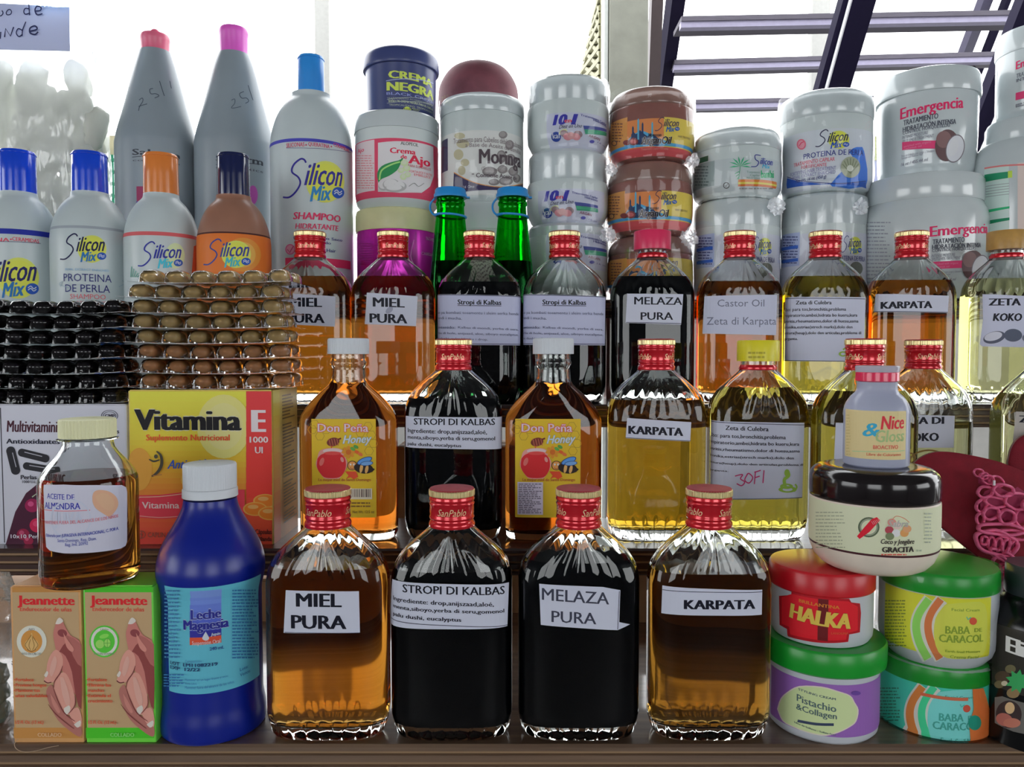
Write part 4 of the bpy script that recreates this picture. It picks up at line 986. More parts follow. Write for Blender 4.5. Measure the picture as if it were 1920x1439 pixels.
z = ten(1065, z, 295, 208, 162, 'white jar with blue numerals label, top of its stack beside the brown jars', (0, 0))
# small clear stopper standing behind
r = thing('glass_stopper', P(1062, 166, 0.90), 'small clear glass stopper peeking above the white jar stack', 'stopper'); zt = P(1062, 142, 0.90).z - P(1062, 166, 0.90).z
r.location.z -= 0.02
lathe('stem', [(0.004, 0), (0.0045, 0.02), (0.0045, zt + 0.006)], milky_mat('frosted_grey', (196, 200, 196)), r); lathe('head', crv([(0.0045, zt + 0.006), (0.0062, zt + 0.008), (0.0062, zt + 0.018), (0.005, zt + 0.02)], 2), MC['frosted_grey'], r)
# argan stack
brown = mat('rose_brown_plastic', (112, 86, 78), 0.24, coat=0.5, noise_amt=0.04); redb = mat('terracotta_body', (116, 76, 70), 0.24, coat=0.5, noise_amt=0.05)
def argan(cx, zb, yb, yl, yt, label, o):
    r, S, z = jar(cx, d, zb, label, [(56, yb), (62, yb - 3), (71, yb - 12), (78, yb - 30), (79, yb - 48), (79, yl + 24), (78, yl + 4), (77, yl)], [(77.5, yl + 1), (78.5, yl - 3), (77, yl - 14), (72, yt + 10), (64, yt + 3), (44, yt)], redb, brown, bk=2, lidk=3, wrap=1)
    A = Art(S); ox, oy = o; X = lambda v: v + ox; Y = lambda v: v + oy
    A.mode = 'base'; A.band(Y(222), Y(293), (196, 128, 76), X(1221), 0.72); A.mode = 'print'
    A.rect(X(1245), Y(222), X(1298), Y(284), (204, 186, 84)); A.rect(X(1146), Y(224), X(1180), Y(284), (176, 128, 70)); A.micro(X(1148), Y(230), X(1168), Y(268), 7, (110, 70, 60), 7)
    A.band(Y(268), Y(274), (60, 140, 190), X(1221), 0.7); A.band(Y(276), Y(293), (178, 76, 80), X(1221), 0.7)
    A.poly([(X(v), Y(w_)) for v, w_ in ((1170, 274), (1182, 258), (1192, 250), (1204, 246), (1216, 250), (1230, 258), (1248, 264), (1262, 274))], (80, 160, 200), 3)
    A.poly([(X(v), Y(w_)) for v, w_ in ((1184, 272), (1184, 252), (1188, 247), (1192, 252), (1196, 250), (1200, 244), (1206, 250), (1214, 256), (1222, 250), (1230, 256), (1236, 262), (1236, 274))], (36, 56, 90), 0)
    for v, t_ in ((1187, 236), (1205, 229), (1197, 222), (1223, 228)): A.poly([(X(v - 1.6), Y(262)), (X(v - 1.6), Y(t_ + 4)), (X(v), Y(t_)), (X(v + 1.6), Y(t_ + 4)), (X(v + 1.6), Y(262))], (36, 56, 90) if v in (1187, 1205) else (80, 150, 180))
    silicon(A, X(1228), Y(220), X(1276), Y(249), (60, 50, 70), (40, 90, 150), glow=False)
    A.t('Moroccan', X(1216), X(1240), Y(250), Y(256), (40, 40, 50), 0.02); A.t('ArganOil', X(1202), X(1258), Y(256), Y(270), (30, 26, 36), 0.03, 0.2, out=(210, 200, 190), ow=0.03)
    A.ell(X(1188), Y(266), 9, 7, (120, 60, 60)); A.ell(X(1188), Y(266), 6, 4, (170, 90, 90)); A.ell(X(1176), Y(268), 7, 5, (110, 50, 50)); A.ell(X(1153), Y(269), 5, 5, (40, 40, 60)); A.ell(X(1153), Y(269), 3.8, 3.8, (190, 140, 80))
    A.t('Tratamiento Capilar Hidratante', X(1203), X(1252), Y(277), Y(281), (224, 170, 150)); A.t('HAIR TREATMENT', X(1270), X(1293), Y(256), Y(260), (90, 70, 60)); A.build(r); return z
z = argan(1218, Z4, 567, 482, 448, 'brown jar with orange and blue skyline label, bottom of the brown stack', (-2, 262))
z = argan(1218, z, 447, 352, 314, 'brown jar with orange and blue skyline label, middle of the brown stack', (-5, 137))
z = argan(1221, z, 313, 216, 180, 'brown jar with orange and blue skyline label, top of the brown stack', (0, 0))
# bamboo jar on a white jar
def logojar(cx, zb, yb, yl, yt, hw, label, side):
    r, S, z = jar(cx, d, zb, label, [(hw * .86, yb), (hw * .95, yb - 6), (hw * .99, yb - 16), (hw * .99, yl)], [(hw * .985, yl + 1), (hw, yl - 4), (hw * .99, yt + 14), (hw * .93, yt + 5), (hw * .78, yt)], white, whiteg, bk=0, lidk=2, wrap=1)
    A = Art(S); x1 = cx + hw * side
    A.mode = 'base'; A.band(yl + 6, yb - 26, (182, 186, 196), cx, 0.7); A.mode = 'print'
    A.rect(cx - hw * .93, yl + 8, cx - hw * .52, yl + 70, (150, 160, 186)); A.micro(cx - hw * .9, yl + 12, cx - hw * .55, yl + 66, 10, (70, 76, 120), int(cx)); A.rect(cx - hw * .93, yl + 32, cx - hw * .55, yl + 38, (50, 90, 170)); A.rect(cx - hw * .93, yl + 56, cx - hw * .55, yl + 62, (50, 90, 170))
    silicon(A, x1 - 34, yl + 12, x1 + 6, yl + 48, (40, 50, 110)); A.t('PROTEINA DE PERLA', x1 - 44, x1 + 10, yl + 50, yl + 59, (60, 66, 120), 0.01)
    A.ell(x1 - 6, yl + 74, 12, 13, (96, 100, 92)); A.build(r); return z
z = logojar(1380, Z4, 568, 432, 382, 79, 'white jar with blue-striped side text, under the bamboo jar', 0.78)
r, S, z = jar(1380, d, z, 'low white jar with bamboo leaves on its green-grey label', [(66, 380), (74, 374), (80, 362), (80, 300), (79, 292)], [(80, 293), (81, 288), (79, 270), (72, 258), (56, 252)], white, whiteg, bk=0, lidk=2, wrap=1)
A = Art(S); A.mode = 'base'; A.band(296, 358, (160, 168, 170), 1380, 0.7); A.mode = 'print'
A.rect(1301, 296, 1328, 306, (40, 80, 60)); A.rect(1301, 306, 1340, 352, (126, 140, 140)); A.micro(1303, 310, 1330, 350, 7, (80, 96, 96), 9)
A.ell(1362, 348, 6, 6, (60, 60, 60)); A.ell(1362, 348, 4.6, 4.6, (160, 168, 170)); A.line([(1359, 348), (1361, 350), (1365, 345)], 1, (60, 60, 60))
for a_ in (-160, -130, -100, -70, -40, -15, 15, 165): A.poly([(1388, 312), (1388 + 12 * math.cos(math.radians(a_ + 8)), 310 + 10 * math.sin(math.radians(a_ + 8))), (1388 + 22 * math.cos(math.radians(a_)), 310 + 17 * math.sin(math.radians(a_))), (1388 + 12 * math.cos(math.radians(a_ - 8)), 310 + 10 * math.sin(math.radians(a_ - 8)))], (60, 150, 110))
A.line([(1388, 312), (1384, 345)], 1.2, (70, 140, 110))
for k_ in range(4): A.line([(1386, 322 + k_ * 5), (1378 + k_ * 2, 326 + k_ * 5)], 1.4, (70, 150, 110))
A.line([(1426, 292), (1416, 291), (1416, 299), (1422, 304), (1418, 312), (1408, 313)], 1.6, (40, 50, 120), 4); A.t('ilicon', 1424, 1448, 297, 309, (40, 60, 140), 0.02, 0.4); A.t('Mix', 1428, 1443, 309, 316, (60, 170, 200), 0.02, 0.3)
A.t('bambú', 1426, 1450, 321, (335, 332), (50, 160, 110), 0.03); A.t('Tratamiento', 1400, 1424, 321, 325, (90, 130, 120)); A.t('Capilar', 1406, 1424, 327, 331, (90, 130, 120)); A.t('Nutritivo', 1400, 1424, 332, 336, (90, 130, 120))
A.rect(1384, 337, 1455, 342, (214, 130, 60)); A.rect(1384, 342, 1455, 346, (200, 190, 80)); A.rect(1384, 346, 1455, 350, (200, 110, 60)); A.micro(1386, 351, 1450, 357, 1, (120, 120, 120), 4); A.build(r)
# pearl jars
z = logojar(1541, Z4, 568, 430, 372, 81, 'white jar with blue-striped side text, under the pearl protein jar', 0.86)
r, S, z = jar(1547, d, z, 'white jar reading PROTEINA DE PERLA with a shell picture, in shrink film', [(70, 371), (78, 366), (82, 352), (82, 240), (81, 234)], [(82, 236), (83.5, 230), (83.5, 206), (78, 192), (64, 186)], white, whiteg, bk=0, lidk=2, wrap=1)
A = Art(S); A.mode = 'base'; A.band(242, 354, (178, 184, 190), 1547, 0.66); A.mode = 'print'
A.poly([(1574, 326), (1600, 300), (1592, 286), (1600, 278), (1612, 276), (1620, 284), (1623, 350), (1560, 350), (1562, 340)], (60, 110, 190), 2)
A.poly([(1476, 334), (1500, 341), (1540, 345), (1580, 345), (1623, 342), (1623, 354), (1476, 354)], (40, 80, 160)); A.line([(1476, 332), (1500, 339), (1540, 343), (1580, 344), (1623, 340)], 1.4, (40, 50, 110), 4)
silicon(A, 1529, 243, 1595, 280, (40, 44, 70), (30, 70, 160)); A.t('PROTEINA DE PERLA', 1507, 1618, 283, (293, 290), (50, 60, 120), 0.012)
A.ell(1503, 271, 8.5, 10, (200, 100, 120)); A.ell(1503, 271, 6, 7.5, (214, 150, 164)); A.line([(1499, 274), (1503, 268), (1508, 266)], 1.6, (180, 60, 90))
A.t('TRATAMIENTO CAPILAR', 1489, 1565, 300, (307, 305), (200, 90, 110), 0.01); A.t('FORTIFICANTE', 1503, 1550, 308, 314, (200, 90, 110), 0.01); A.t('FORTIFYING HAIR TREATMENT', 1483, 1567, 317, (324, 322), (110, 110, 150)); A.t('PEARL EXTRACT ENRICHED', 1487, 1566, 325, (331, 329), (110, 110, 150)); A.t('Net Wt. 16 oz. (450 g)', 1493, 1549, 333, (339, 337), (50, 60, 110), 0.02, 0.15)
A.ell(1594, 314, 18, 20, (140, 146, 126))
for a_ in range(7): A.line([(1594, 326), (1594 + 16 * math.cos(math.radians(200 + a_ * 23)), 314 + 17 * math.sin(math.radians(200 + a_ * 23)))], 2, (112, 120, 100))
A.ell(1593, 316, 6, 6, (196, 200, 190)); A.build(r)
# large jars with the coconut
def emer(cx, d, zb, body, lid, label, o, k, micro=True):
    r, S, z = jar(cx, d, zb, label, body, lid, whiteg, whiteg, bk=0, lidk=0)
    A = Art(S); ox, oy = o; X = lambda v: 1747 + (v - 1747) * k + ox; Y = lambda v: 250 + (v - 250) * k + oy
    A.t('Emergencia', X(1688), X(1806), Y(193), (Y(214), Y(204)), (196, 40, 90), 0.03); A.t('TRATAMIENTO', X(1694), X(1759), Y(220), (Y(230), Y(226)), (60, 64, 76), 0.03); A.t('HIDRATACIÓN INTENSA', X(1693), X(1792), Y(231), (Y(240), Y(235)), (60, 64, 76), 0.03); A.t('CONTROL HORQUETILLAS', X(1693), X(1781), Y(240), (Y(246), Y(241)), (80, 84, 96), 0.02)
    A.t('INTENSE MOISTURE', X(1692), X(1740), Y(251), (Y(257), Y(255)), (110, 112, 124), 0.01, 0.15); A.t('SPLIT ENDS TREATMENT', X(1692), X(1751), Y(258), (Y(264), Y(261)), (110, 112, 124), 0.01, 0.15)
    A.poly([(X(1692), Y(267)), (X(1756), Y(264)), (X(1756), Y(279)), (X(1692), Y(282))], (206, 60, 110)); A.t('enriched with organic', X(1695), X(1746), Y(269), (Y(273), Y(271)), (230, 140, 170)); A.t('coconut oil', X(1695), X(1728), Y(275), (Y(279), Y(278)), (230, 140, 170))
    A.t('Para un Cabello más Largo y Saludable', X(1691), X(1752), Y(286), (Y(290), Y(288)), (110, 110, 124)); A.t('Stronger and Healthier Hair', X(1691), X(1730), Y(292), (Y(296), Y(294)), (110, 110, 124)); A.t('16 oz / 455.44 ml', X(1690), X(1740), Y(302), (Y(308), Y(305)), (100, 100, 114), 0.01, 0.15)
    A.ell(X(1775), Y(273), 22 * k, 30 * k, (84, 64, 66), 6); A.ell(X(1769), Y(262), 14 * k, 16 * k, (110, 84, 84), 10); A.ell(X(1790), Y(279), 17 * k, 27 * k, (96, 90, 96), 14); A.ell(X(1790), Y(279), 15.5 * k, 25 * k, (196, 198, 204), 14); A.ell(X(1787), Y(277), 8 * k, 17 * k, (216, 218, 222), 14)
    A.build(r); return r, S, z
bx = [(84, 548), (98, 536), (106, 520), (108, 500), (108.5, 420), (106, 404), (100, 392), (97, 386)]
r, S, z = emer(1730, 0.795, Z4, bx, [(99, 388), (100.5, 384), (100.5, 350), (97, 343), (86, 340)], 'wide white jar with coconut picture, at the bottom under the smaller one', (50, 226), 0.92)
A = Art(S); A.micro(1626, 414, 1670, 540, 18, (120, 124, 136), 31, 0.3); A.build(r)
r, S, z = emer(1738, 0.815, z, [(74, 338), (80, 332), (82, 322), (84, 260), (85, 195), (84, 190)], [(88, 194), (89, 190), (88, 162), (84, 152), (74, 148)], 'tall white jar with coconut picture, standing on the wide coconut jar', (0, 0), 1.0)
# stack at the edge
bx = [(70, 560), (88, 545), (92, 520), (93, 330), (90, 300), (82, 282), (74, 272)]
x_ = 1925
r, S, z = jar(x_, 0.78, Z4, 'large white jar with a green-striped label, at the photo edge', bx, [(66, 275), (68, 270), (68, 240), (64, 232), (50, 230)], whiteg, whiteg, bk=0, lidk=0)
A = Art(S); A.mode = 'base'; A.poly([(1846, 318), (1892, 308), (1892, 470), (1846, 480)], (170, 188, 182)); A.poly([(1908, 306), (1990, 304), (1990, 470), (1908, 470)], (190, 176, 170)); A.mode = 'print'
A.line([(1846, 316), (1880, 311), (1925, 309)], 3, (190, 110, 110)); A.poly([(1846, 328), (1890, 322), (1890, 334), (1846, 342)], (30, 120, 84)); A.poly([(1890, 321), (1898, 320), (1898, 333), (1890, 334)], (190, 220, 80))
for k_ in range(5): A.line([(1848, 350 + k_ * 5), (1892, 344 + k_ * 5)], 1.2, (130, 140, 140))
A.poly([(1842, 396), (1893, 387), (1893, 391), (1842, 402)], (40, 150, 100)); A.poly([(1842, 416), (1893, 408), (1893, 413), (1842, 424)], (20, 110, 76)); A.build(r)
r, S, z = jar(1948, 0.78, z, 'white jar with red lettering cut off at the photo edge, topmost there', [(60, 228), (67, 222), (68, 215), (69, 106), (69, 104)], [(70, 106), (71, 102), (71, 72), (68, 64), (56, 60)], whiteg, whiteg, bk=0, lidk=0)
A = Art(S); A.t('Emergencia', 1905, 1995, 105, (120, 112), (196, 40, 90), 0.03); A.t('TRATAMIENTO', 1906, 1960, 132, (140, 136), (80, 84, 96), 0.02); A.t('INTENSO', 1906, 1950, 143, (149, 147), (80, 84, 96), 0.02); A.rect(1905, 168, 1960, 182, (206, 60, 110)); A.t('para tu cabello', 1905, 1950, 189, 193, (90, 90, 104), 0.02); A.t('intenso', 1905, 1930, 195, 199, (90, 90, 104), 0.02); A.build(r)
# cork-topped vial behind, between the jars
r = thing('glass_vial', (P(1641, 330, 0.87).x, 0.87, Z4), 'tiny vial with a pale cork stopper in the gap between white jars', 'vial')
pv = prof(1641, 0.87, Z4, [(9, 540), (10, 500), (10, 320), (5, 306), (5, 300)]); pv[0] = (pv[0][0], 0.0); lathe('vial_body', pv, milky_mat('frosted_violet', (190, 190, 210)), r)
lathe('cork', prof(1641, 0.87, Z4, [(7, 302), (9, 290), (9.5, 266), (10, 264), (10, 258)], False), mat('cork', (196, 190, 140), 0.7, noise_amt=0.2, scale=500), r)
bm = bmesh.new(); a = P(1627, 256, 0.93); b = P(1652, 256, 0.93)

# ------------------------------------------------------------------ boxes
def carton(cx0, cx1, ytop, ybot, d, depth, zb, label, side_m, name='carton_box', faces=None, top_m=None, cat='box'):
    """printed carton: the front face spans the given pixels at depth d"""
    a = P(cx0, (ytop + ybot) / 2, d); b = P(cx1, (ytop + ybot) / 2, d); xm = (a.x + b.x) / 2; hw = (b.x - a.x) / 2
    h = P((cx0 + cx1) / 2, ytop, d).z - zb
    r = thing(name, (xm, d, zb), label, cat)
    bm = bmesh.new(); box_bm(bm, -hw, hw, 0, depth, 0, h, 0.0007); finish('carton', bm, side_m, r)
    # folded top flap edge
    bm = bmesh.new(); box_bm(bm, -hw + 0.001, hw - 0.001, 0.0008, 0.0035, h + 0.00002, h + 0.0006, 0.0001); finish('flap', bm, top_m or side_m, r)
    fs_ = FlatSurf(xm, d, zb); fs_.hw = hw
    return r, fs_, h, hw
# multivitamin box
dB = 0.571
r, S, hmv, hw = carton(-30, 240, 760, 1022, dB, 0.07, Z2, 'white carton with black pills and dark berries, under the black capsule packs', mat('white_card', (180, 182, 190), 0.5, noise_amt=0.02))
A = Art(S); A.mode = 'base'; A.rect(-29, 761, 240, 1021, (186, 188, 200)); A.mode = 'print'
A.line([(1, 765), (9, 1018)], 2, (50, 50, 60))
MK = (60, 26, 40)
A.t('Multivitaminicos & Antioxidantes', 13, 60, 870, 871, MK) if False else None
A.t('Multivitaminic', 13, 117, 789, (810, 811), MK, 0.035, 0.12); A.t('es', 214, 224, 805, (813, 813), (40, 40, 50), 0.035)
A.t('Antioxidantes', 12, 113, 823, (832, 833), (34, 36, 50), 0.035)
A.ell(206, 780, 16, 11, (70, 72, 84), 0, hole=0.9); A.ell(206, 780, 12.5, 8, (70, 72, 84), 0, hole=0.88); A.t('GMP', 197, 216, 777, 784, (40, 36, 50), 0.04)
def pill(x0, y0, x1, y1, w_):
    A.line([(x0, y0), (x1, y1)], w_, (34, 34, 40)); A.ell(x0, y0, w_ / 2, w_ / 2, (34, 34, 40)); A.ell(x1, y1, w_ / 2, w_ / 2, (34, 34, 40)); dx, dy = x1 - x0, y1 - y0; l = math.hypot(dx, dy)
    A.line([(x0 + dx * .1 + dy / l * w_ * .15, y0 + dy * .1 - dx / l * w_ * .15), (x0 + dx * .85 + dy / l * w_ * .15, y0 + dy * .85 - dx / l * w_ * .15)], 1.5, (150, 150, 160))
pill(21, 846, 30, 882, 17); pill(42, 849, 86, 860, 15); pill(51, 874, 100, 882, 14)
A.t('Perlas', 40, 70, 891, 899, (40, 40, 50), 0.03); A.t('1000 U.I.', 43, 69, 901, 906, (50, 50, 60), 0.02)
A.poly([(12, 1021), (17, 1004), (30, 960), (50, 925), (75, 905), (110, 892), (150, 890), (240, 900), (240, 1021)], (60, 24, 44), 0)
for x_, y_, a_, c in ((62, 948, 14, (130, 26, 70)), (80, 920, 12, (110, 30, 60)), (72, 985, 15, (170, 30, 70)), (45, 1002, 12, (120, 26, 56)), (90, 960, 12, (90, 30, 50)), (55, 1014, 9, (130, 30, 60)), (88, 1008, 12, (150, 30, 66)), (236, 955, 10, (190, 40, 60)), (100, 930, 12, (140, 30, 60))):
    A.ell(x_, y_, a_, a_ * .9, c); A.ell(x_ - 3, y_ - 3, a_ * .4, a_ * .35, tuple(min(255, v + 40) for v in c))
A.line([(62, 932), (70, 926), (78, 934)], 2, (150, 160, 140)); A.t('10x10 Perlas', 22, 86, 1002, (1009, 1009), (190, 186, 196), 0.02); A.build(r)
ztop1 = Z2 + hmv
# vitamin box
dV = 0.569
r, S, hve, hwv = carton(243, 511, 733, 1022, dV, 0.066, Z2, 'yellow and red vitamin carton carrying the amber capsule packs', mat('yellow_card', (190, 170, 90), 0.5, noise_amt=0.03))
A = Art(S)
def grad(A, y0, y1, x0, x1, cs):
    n = len(cs)
    for i, c in enumerate(cs): A.rect(x0, y0 + (y1 - y0) * i / n - (1 if i else 0), x1, y0 + (y1 - y0) * (i + 1) / n, c)
A.mode = 'base'
def mixc(a, b, t): return tuple(int(a[i] + (b[i] - a[i]) * t) for i in range(3))
def stops(st_, n):
    o = []
    for i in range(n):
        t = i / (n - 1)
        for (ta, ca), (tb, cb) in zip(st_, st_[1:]):
            if ta <= t <= tb: o.append(mixc(ca, cb, (t - ta) / (tb - ta))); break
    return o
grad(A, 734, 1021, 243.5, 511, stops([(0, (184, 180, 60)), (0.3, (200, 184, 60)), (0.45, (206, 170, 50)), (0.62, (214, 140, 50)), (0.78, (206, 96, 50)), (1, (190, 60, 50))], 28))
A.mode = 'print'
for x_, y_, rx, ry, c in ((420, 800, 50, 60, (190, 184, 110)), (420, 800, 36, 44, (196, 190, 126)), (262, 880, 24, 40, (206, 150, 60)), (380, 900, 40, 26, (210, 170, 80))): A.ell(x_, y_, rx, ry, c)
grad(A, 734, 1021, 462, 510.5, stops([(0, (206, 56, 60)), (0.7, (214, 60, 50)), (0.85, (206, 76, 50)), (1, (196, 70, 50))], 10))
A.t('Vitamina', 253, 454, (768, 768), (806, 807), (16, 15, 20), 0.05, 0, out=(220, 216, 190), ow=0.03)
A.t('Suplemento Nutricional', 275, 432, 815, (826, 826), (190, 74, 40), 0.03)
A.t('E', 472, 500, 769, 810, (220, 210, 214), 0.07); A.t('1000', 469, 504, 819, 830, (224, 210, 210), 0.03); A.t('UI', 479, 494, 838, 850, (224, 210, 210), 0.03)
A.ell(294, 856, 3.6, 4, (60, 60, 50)); A.line([(295, 846), (303, 854), (305, 868), (301, 880), (293, 889), (286, 893)], 6, (60, 56, 46), 5, True); A.line([(281, 861), (290, 865), (301, 862)], 3.4, (60, 56, 46), 4, True); A.line([(288, 892), (305, 890)], 1.6, (150, 100, 60))
A.t('Antioxidante', 315, 420, 863, (879, 876), (40, 70, 150), 0.025, 0.35)
A.poly([(252, 929), (300, 928), (350, 922), (372, 918), (460, 918), (460, 968), (350, 970), (300, 973), (252, 969)], (180, 50, 66)); A.line([(252, 932), (300, 931), (350, 925), (372, 921)], 1.3, (210, 180, 150), 3); A.line([(252, 966), (300, 970), (350, 967)], 1.3, (210, 150, 140), 3)
A.t('Vitamina E-Natural', 268, 420, 941, (953, 953), (214, 190, 190), 0.02)
A.ell(267, 1002, 8, 7.5, (120, 60, 50), 0, hole=0.8); A.line([(267, 995), (267, 1010)], 2, (120, 60, 50)); A.line([(263, 1000), (270, 1003)], 1.6, (120, 60, 50)); A.t('CAPLIN POINT', 279, 345, 998, 1007, (120, 60, 50), 0.02)
for x_, y_ in ((499, 939), (480, 954), (508, 962)): A.ell(x_, y_, 23, 13, (206, 150, 70)); A.ell(x_, y_, 20, 11, (214, 120, 40)); A.ell(x_ - 4, y_ - 4, 10, 4, (226, 170, 100))
A.t('Cápsulas', 480, 511, 992, (1001, 1001), (60, 30, 30), 0.03); A.t('de Gelatina Blanda', 440, 511, 1006, (1014, 1014), (60, 30, 30), 0.03)
A.build(r)
# printed side of the vitamin box
class SideSurf:
    step = 0
    def __init__(s, hw, depth): s.hw = hw
    def pos(s, u, z, off): return Vector((s.hw + off, u, z))
A2 = Art(SideSurf(hwv, 0.066)); k = hve
def srect(u0, z0, u1, z1, c): A2.add([(u0, z0), (u1, z0), (u1, z1), (u0, z1)], [(0, 1, 2, 3)], c)
A2.mode = 'base'
for i, c in enumerate(stops([(0, (200, 90, 50)), (0.4, (204, 140, 60)), (1, (196, 184, 80))], 12)): srect(0.001, k * (i / 12), 0.018 if i > 2 else 0.022, k * ((i + 1) / 12), c); srect(0.018, k * (i / 12), 0.0655, k * ((i + 1) / 12), mixc(c, (170, 150, 90), 0.6))
A2.mode = 'print'; rd = random.Random(3)
for i in range(40):
    z = k * (0.95 - i * 0.022); 
    if i % 9 == 8: continue
    srect(0.024, z, 0.024 + rd.uniform(0.02, 0.036), z + 0.0011, (110, 90, 50))
A2.build(r, label='side_print', pr='side_type')
ztop2 = Z2 + hve
# nail hardener cartons
tan = mat('tan_card', (176, 152, 116), 0.5, noise_amt=0.03); grc = mat('green_card', (96, 186, 60), 0.5, noise_amt=0.03); orc = mat('orange_tan_card', (176, 132, 84), 0.5, noise_amt=0.03)
def jean(x0, label, side, band_, col2, words):
    r, S, h, hw = carton(x0, x0 + 131.5, 1101, 1385, 0.4585, 0.032, Z1, label, side)
    A = Art(S); o = x0 - 22.5; X = lambda v: v + o
    A.mode = 'base'; A.rect(x0 + 0.5, 1101.5, x0 + 131, 1384.5, (160, 134, 100)); A.mode = 'print'
    A.rect(x0 + 0.5, 1101.5, x0 + 131, 1111, band_); A.rect(x0 + 0.5, 1365, x0 + 131, 1384.5, band_)
    A.t('Jeannette', X(33), X(141), 1117, (1134, 1135), (196, 40, 46), 0.045); A.t('Endurecedor de uñas', X(38), X(135), 1138, (1146, 1147), (190, 70, 56), 0.02)
    A.ell(X(60), 1203, 28, 30, (190, 190, 176) if col2[0] > 120 else col2); A.ell(X(60), 1203, 25, 27, (206, 206, 196)); A.ell(X(60), 1203, 20, 21.5, col2)
    if words == 'ajo':
        A.poly([(X(60), 1188), (X(63), 1197), (X(70), 1202), (X(73), 1210), (X(68), 1218), (X(60), 1220), (X(52), 1218), (X(47), 1210), (X(50), 1202), (X(57), 1197)], (206, 170, 110), 4)
        for s_ in (-1, 1): A.line([(X(60), 1192), (X(60 + s_ * 3), 1202), (X(60 + s_ * 5), 1211), (X(60 + s_ * 2), 1219)], 1.1, (120, 84, 40), 4); A.line([(X(60), 1190), (X(60 + s_ * 7), 1201), (X(60 + s_ * 12), 1210), (X(60 + s_ * 6), 1218)], 1.1, (120, 84, 40), 4)
        A.line([(X(56), 1200), (X(61), 1193), (X(60), 1187)], 2.2, (214, 176, 110)); A.line([(X(52), 1218), (X(60), 1222), (X(68), 1218)], 1.2, (110, 76, 40)); A.t('AJO', X(54), X(66), 1178, 1182, (120, 120, 110), 0.02); A.t('RICO EN CALCIO', X(42), X(78), 1224, 1228, (120, 120, 110), 0.02)
    else:
        A.ell(X(52), 1208, 8, 8, (150, 206, 100)); A.ell(X(66), 1206, 7, 9, (150, 206, 100)); A.ell(X(66), 1206, 7, 9, (80, 150, 60), 0, hole=0.84); A.line([(X(66), 1198), (X(66), 1214)], 1, (80, 150, 60)); A.line([(X(60), 1206), (X(72), 1206)], 1, (80, 150, 60)); A.ell(X(60), 1193, 9, 4, (120, 190, 80), -15)
        A.t('Limón', X(53), X(68), 1178, 1182, (110, 140, 100), 0.02); A.t('RICO EN VITAMINA', X(41), X(79), 1224, 1228, (110, 140, 100), 0.02)
    # the photographed hand
    sk1, sk2, sk3, sk4 = (166, 104, 96), (196, 140, 126), (120, 60, 58), (214, 206, 196)
    A.poly([(X(104), 1175), (X(108), 1163), (X(113), 1160), (X(120), 1168), (X(132), 1190), (X(153.5), 1210), (X(153.5), 1290), (X(140), 1300), (X(126), 1270), (X(112), 1248), (X(105), 1215), (X(101), 1190)], sk1, 4)
    A.poly([(X(112), 1222), (X(124), 1230), (X(136), 1260), (X(142), 1300), (X(153.5), 1330), (X(153.5), 1220), (X(130), 1200)], sk3, 2)
    A.poly([(X(124), 1190), (X(153.5), 1208), (X(153.5), 1250), (X(138), 1230)], (150, 90, 84), 2)
    A.ell(X(118), 1187, 9, 7, (120, 60, 62), 15)
    A.poly([(X(88), 1262), (X(90), 1244), (X(96), 1228), (X(106), 1218), (X(117), 1228), (X(119), 1246), (X(113), 1264), (X(102), 1278), (X(92), 1280), (X(84), 1277)], sk2, 4)
    A.poly([(X(112), 1262), (X(124), 1262), (X(134), 1280), (X(142), 1310), (X(140), 1330), (X(128), 1340), (X(118), 1328), (X(108), 1306), (X(102), 1288)], sk2, 4)
    A.poly([(X(90), 1290), (X(98), 1284), (X(106), 1304), (X(120), 1334), (X(142), 1350), (X(153.5), 1362), (X(153.5), 1380), (X(140), 1376), (X(110), 1350), (X(94), 1320), (X(88), 1300)], (150, 96, 88), 3)
    A.poly([(X(130), 1336), (X(146), 1326), (X(153.5), 1340), (X(153.5), 1362), (X(140), 1356)], sk2, 3)
    A.poly([(X(105), 1170), (X(109), 1161), (X(114), 1158), (X(120), 1164), (X(113), 1170)], sk4, 3)
    A.poly([(X(84), 1266), (X(89), 1258), (X(92), 1262), (X(88), 1270)], sk4, 2); A.poly([(X(121), 1328), (X(131), 1322), (X(133), 1332), (X(124), 1341)], sk4, 2); A.poly([(X(140), 1358), (X(152), 1350), (X(152), 1360), (X(146), 1364)], sk4, 2)
    A.line([(X(84), 1276), (X(90), 1280), (X(98), 1279)], 1.8, (90, 40, 44), 3)
    hl = (208, 160, 146); sh_ = (110, 56, 54)
    A.poly([(X(94), 1262), (X(97), 1244), (X(104), 1230), (X(108), 1240), (X(104), 1258), (X(98), 1268)], hl, 4); A.poly([(X(114), 1270), (X(121), 1272), (X(130), 1298), (X(133), 1318), (X(126), 1322), (X(118), 1300)], hl, 4)
    A.poly([(X(120), 1186), (X(130), 1202), (X(140), 1216), (X(136), 1222), (X(126), 1212)], (178, 118, 108), 4); A.poly([(X(96), 1300), (X(104), 1312), (X(114), 1332), (X(110), 1336), (X(100), 1320)], (168, 112, 102), 4)
    A.line([(X(119), 1248), (X(114), 1262), (X(104), 1277), (X(102), 1290)], 2, sh_, 4, True); A.line([(X(102), 1290), (X(108), 1308), (X(118), 1330), (X(128), 1342), (X(142), 1352)], 2.2, sh_, 4, True); A.line([(X(142), 1304), (X(142), 1322), (X(130), 1338)], 1.8, sh_, 4, True)
    A.line([(X(92), 1320), (X(104), 1336), (X(122), 1352), (X(140), 1366)], 1.8, sh_, 4, True)
    T = (190, 76, 50)
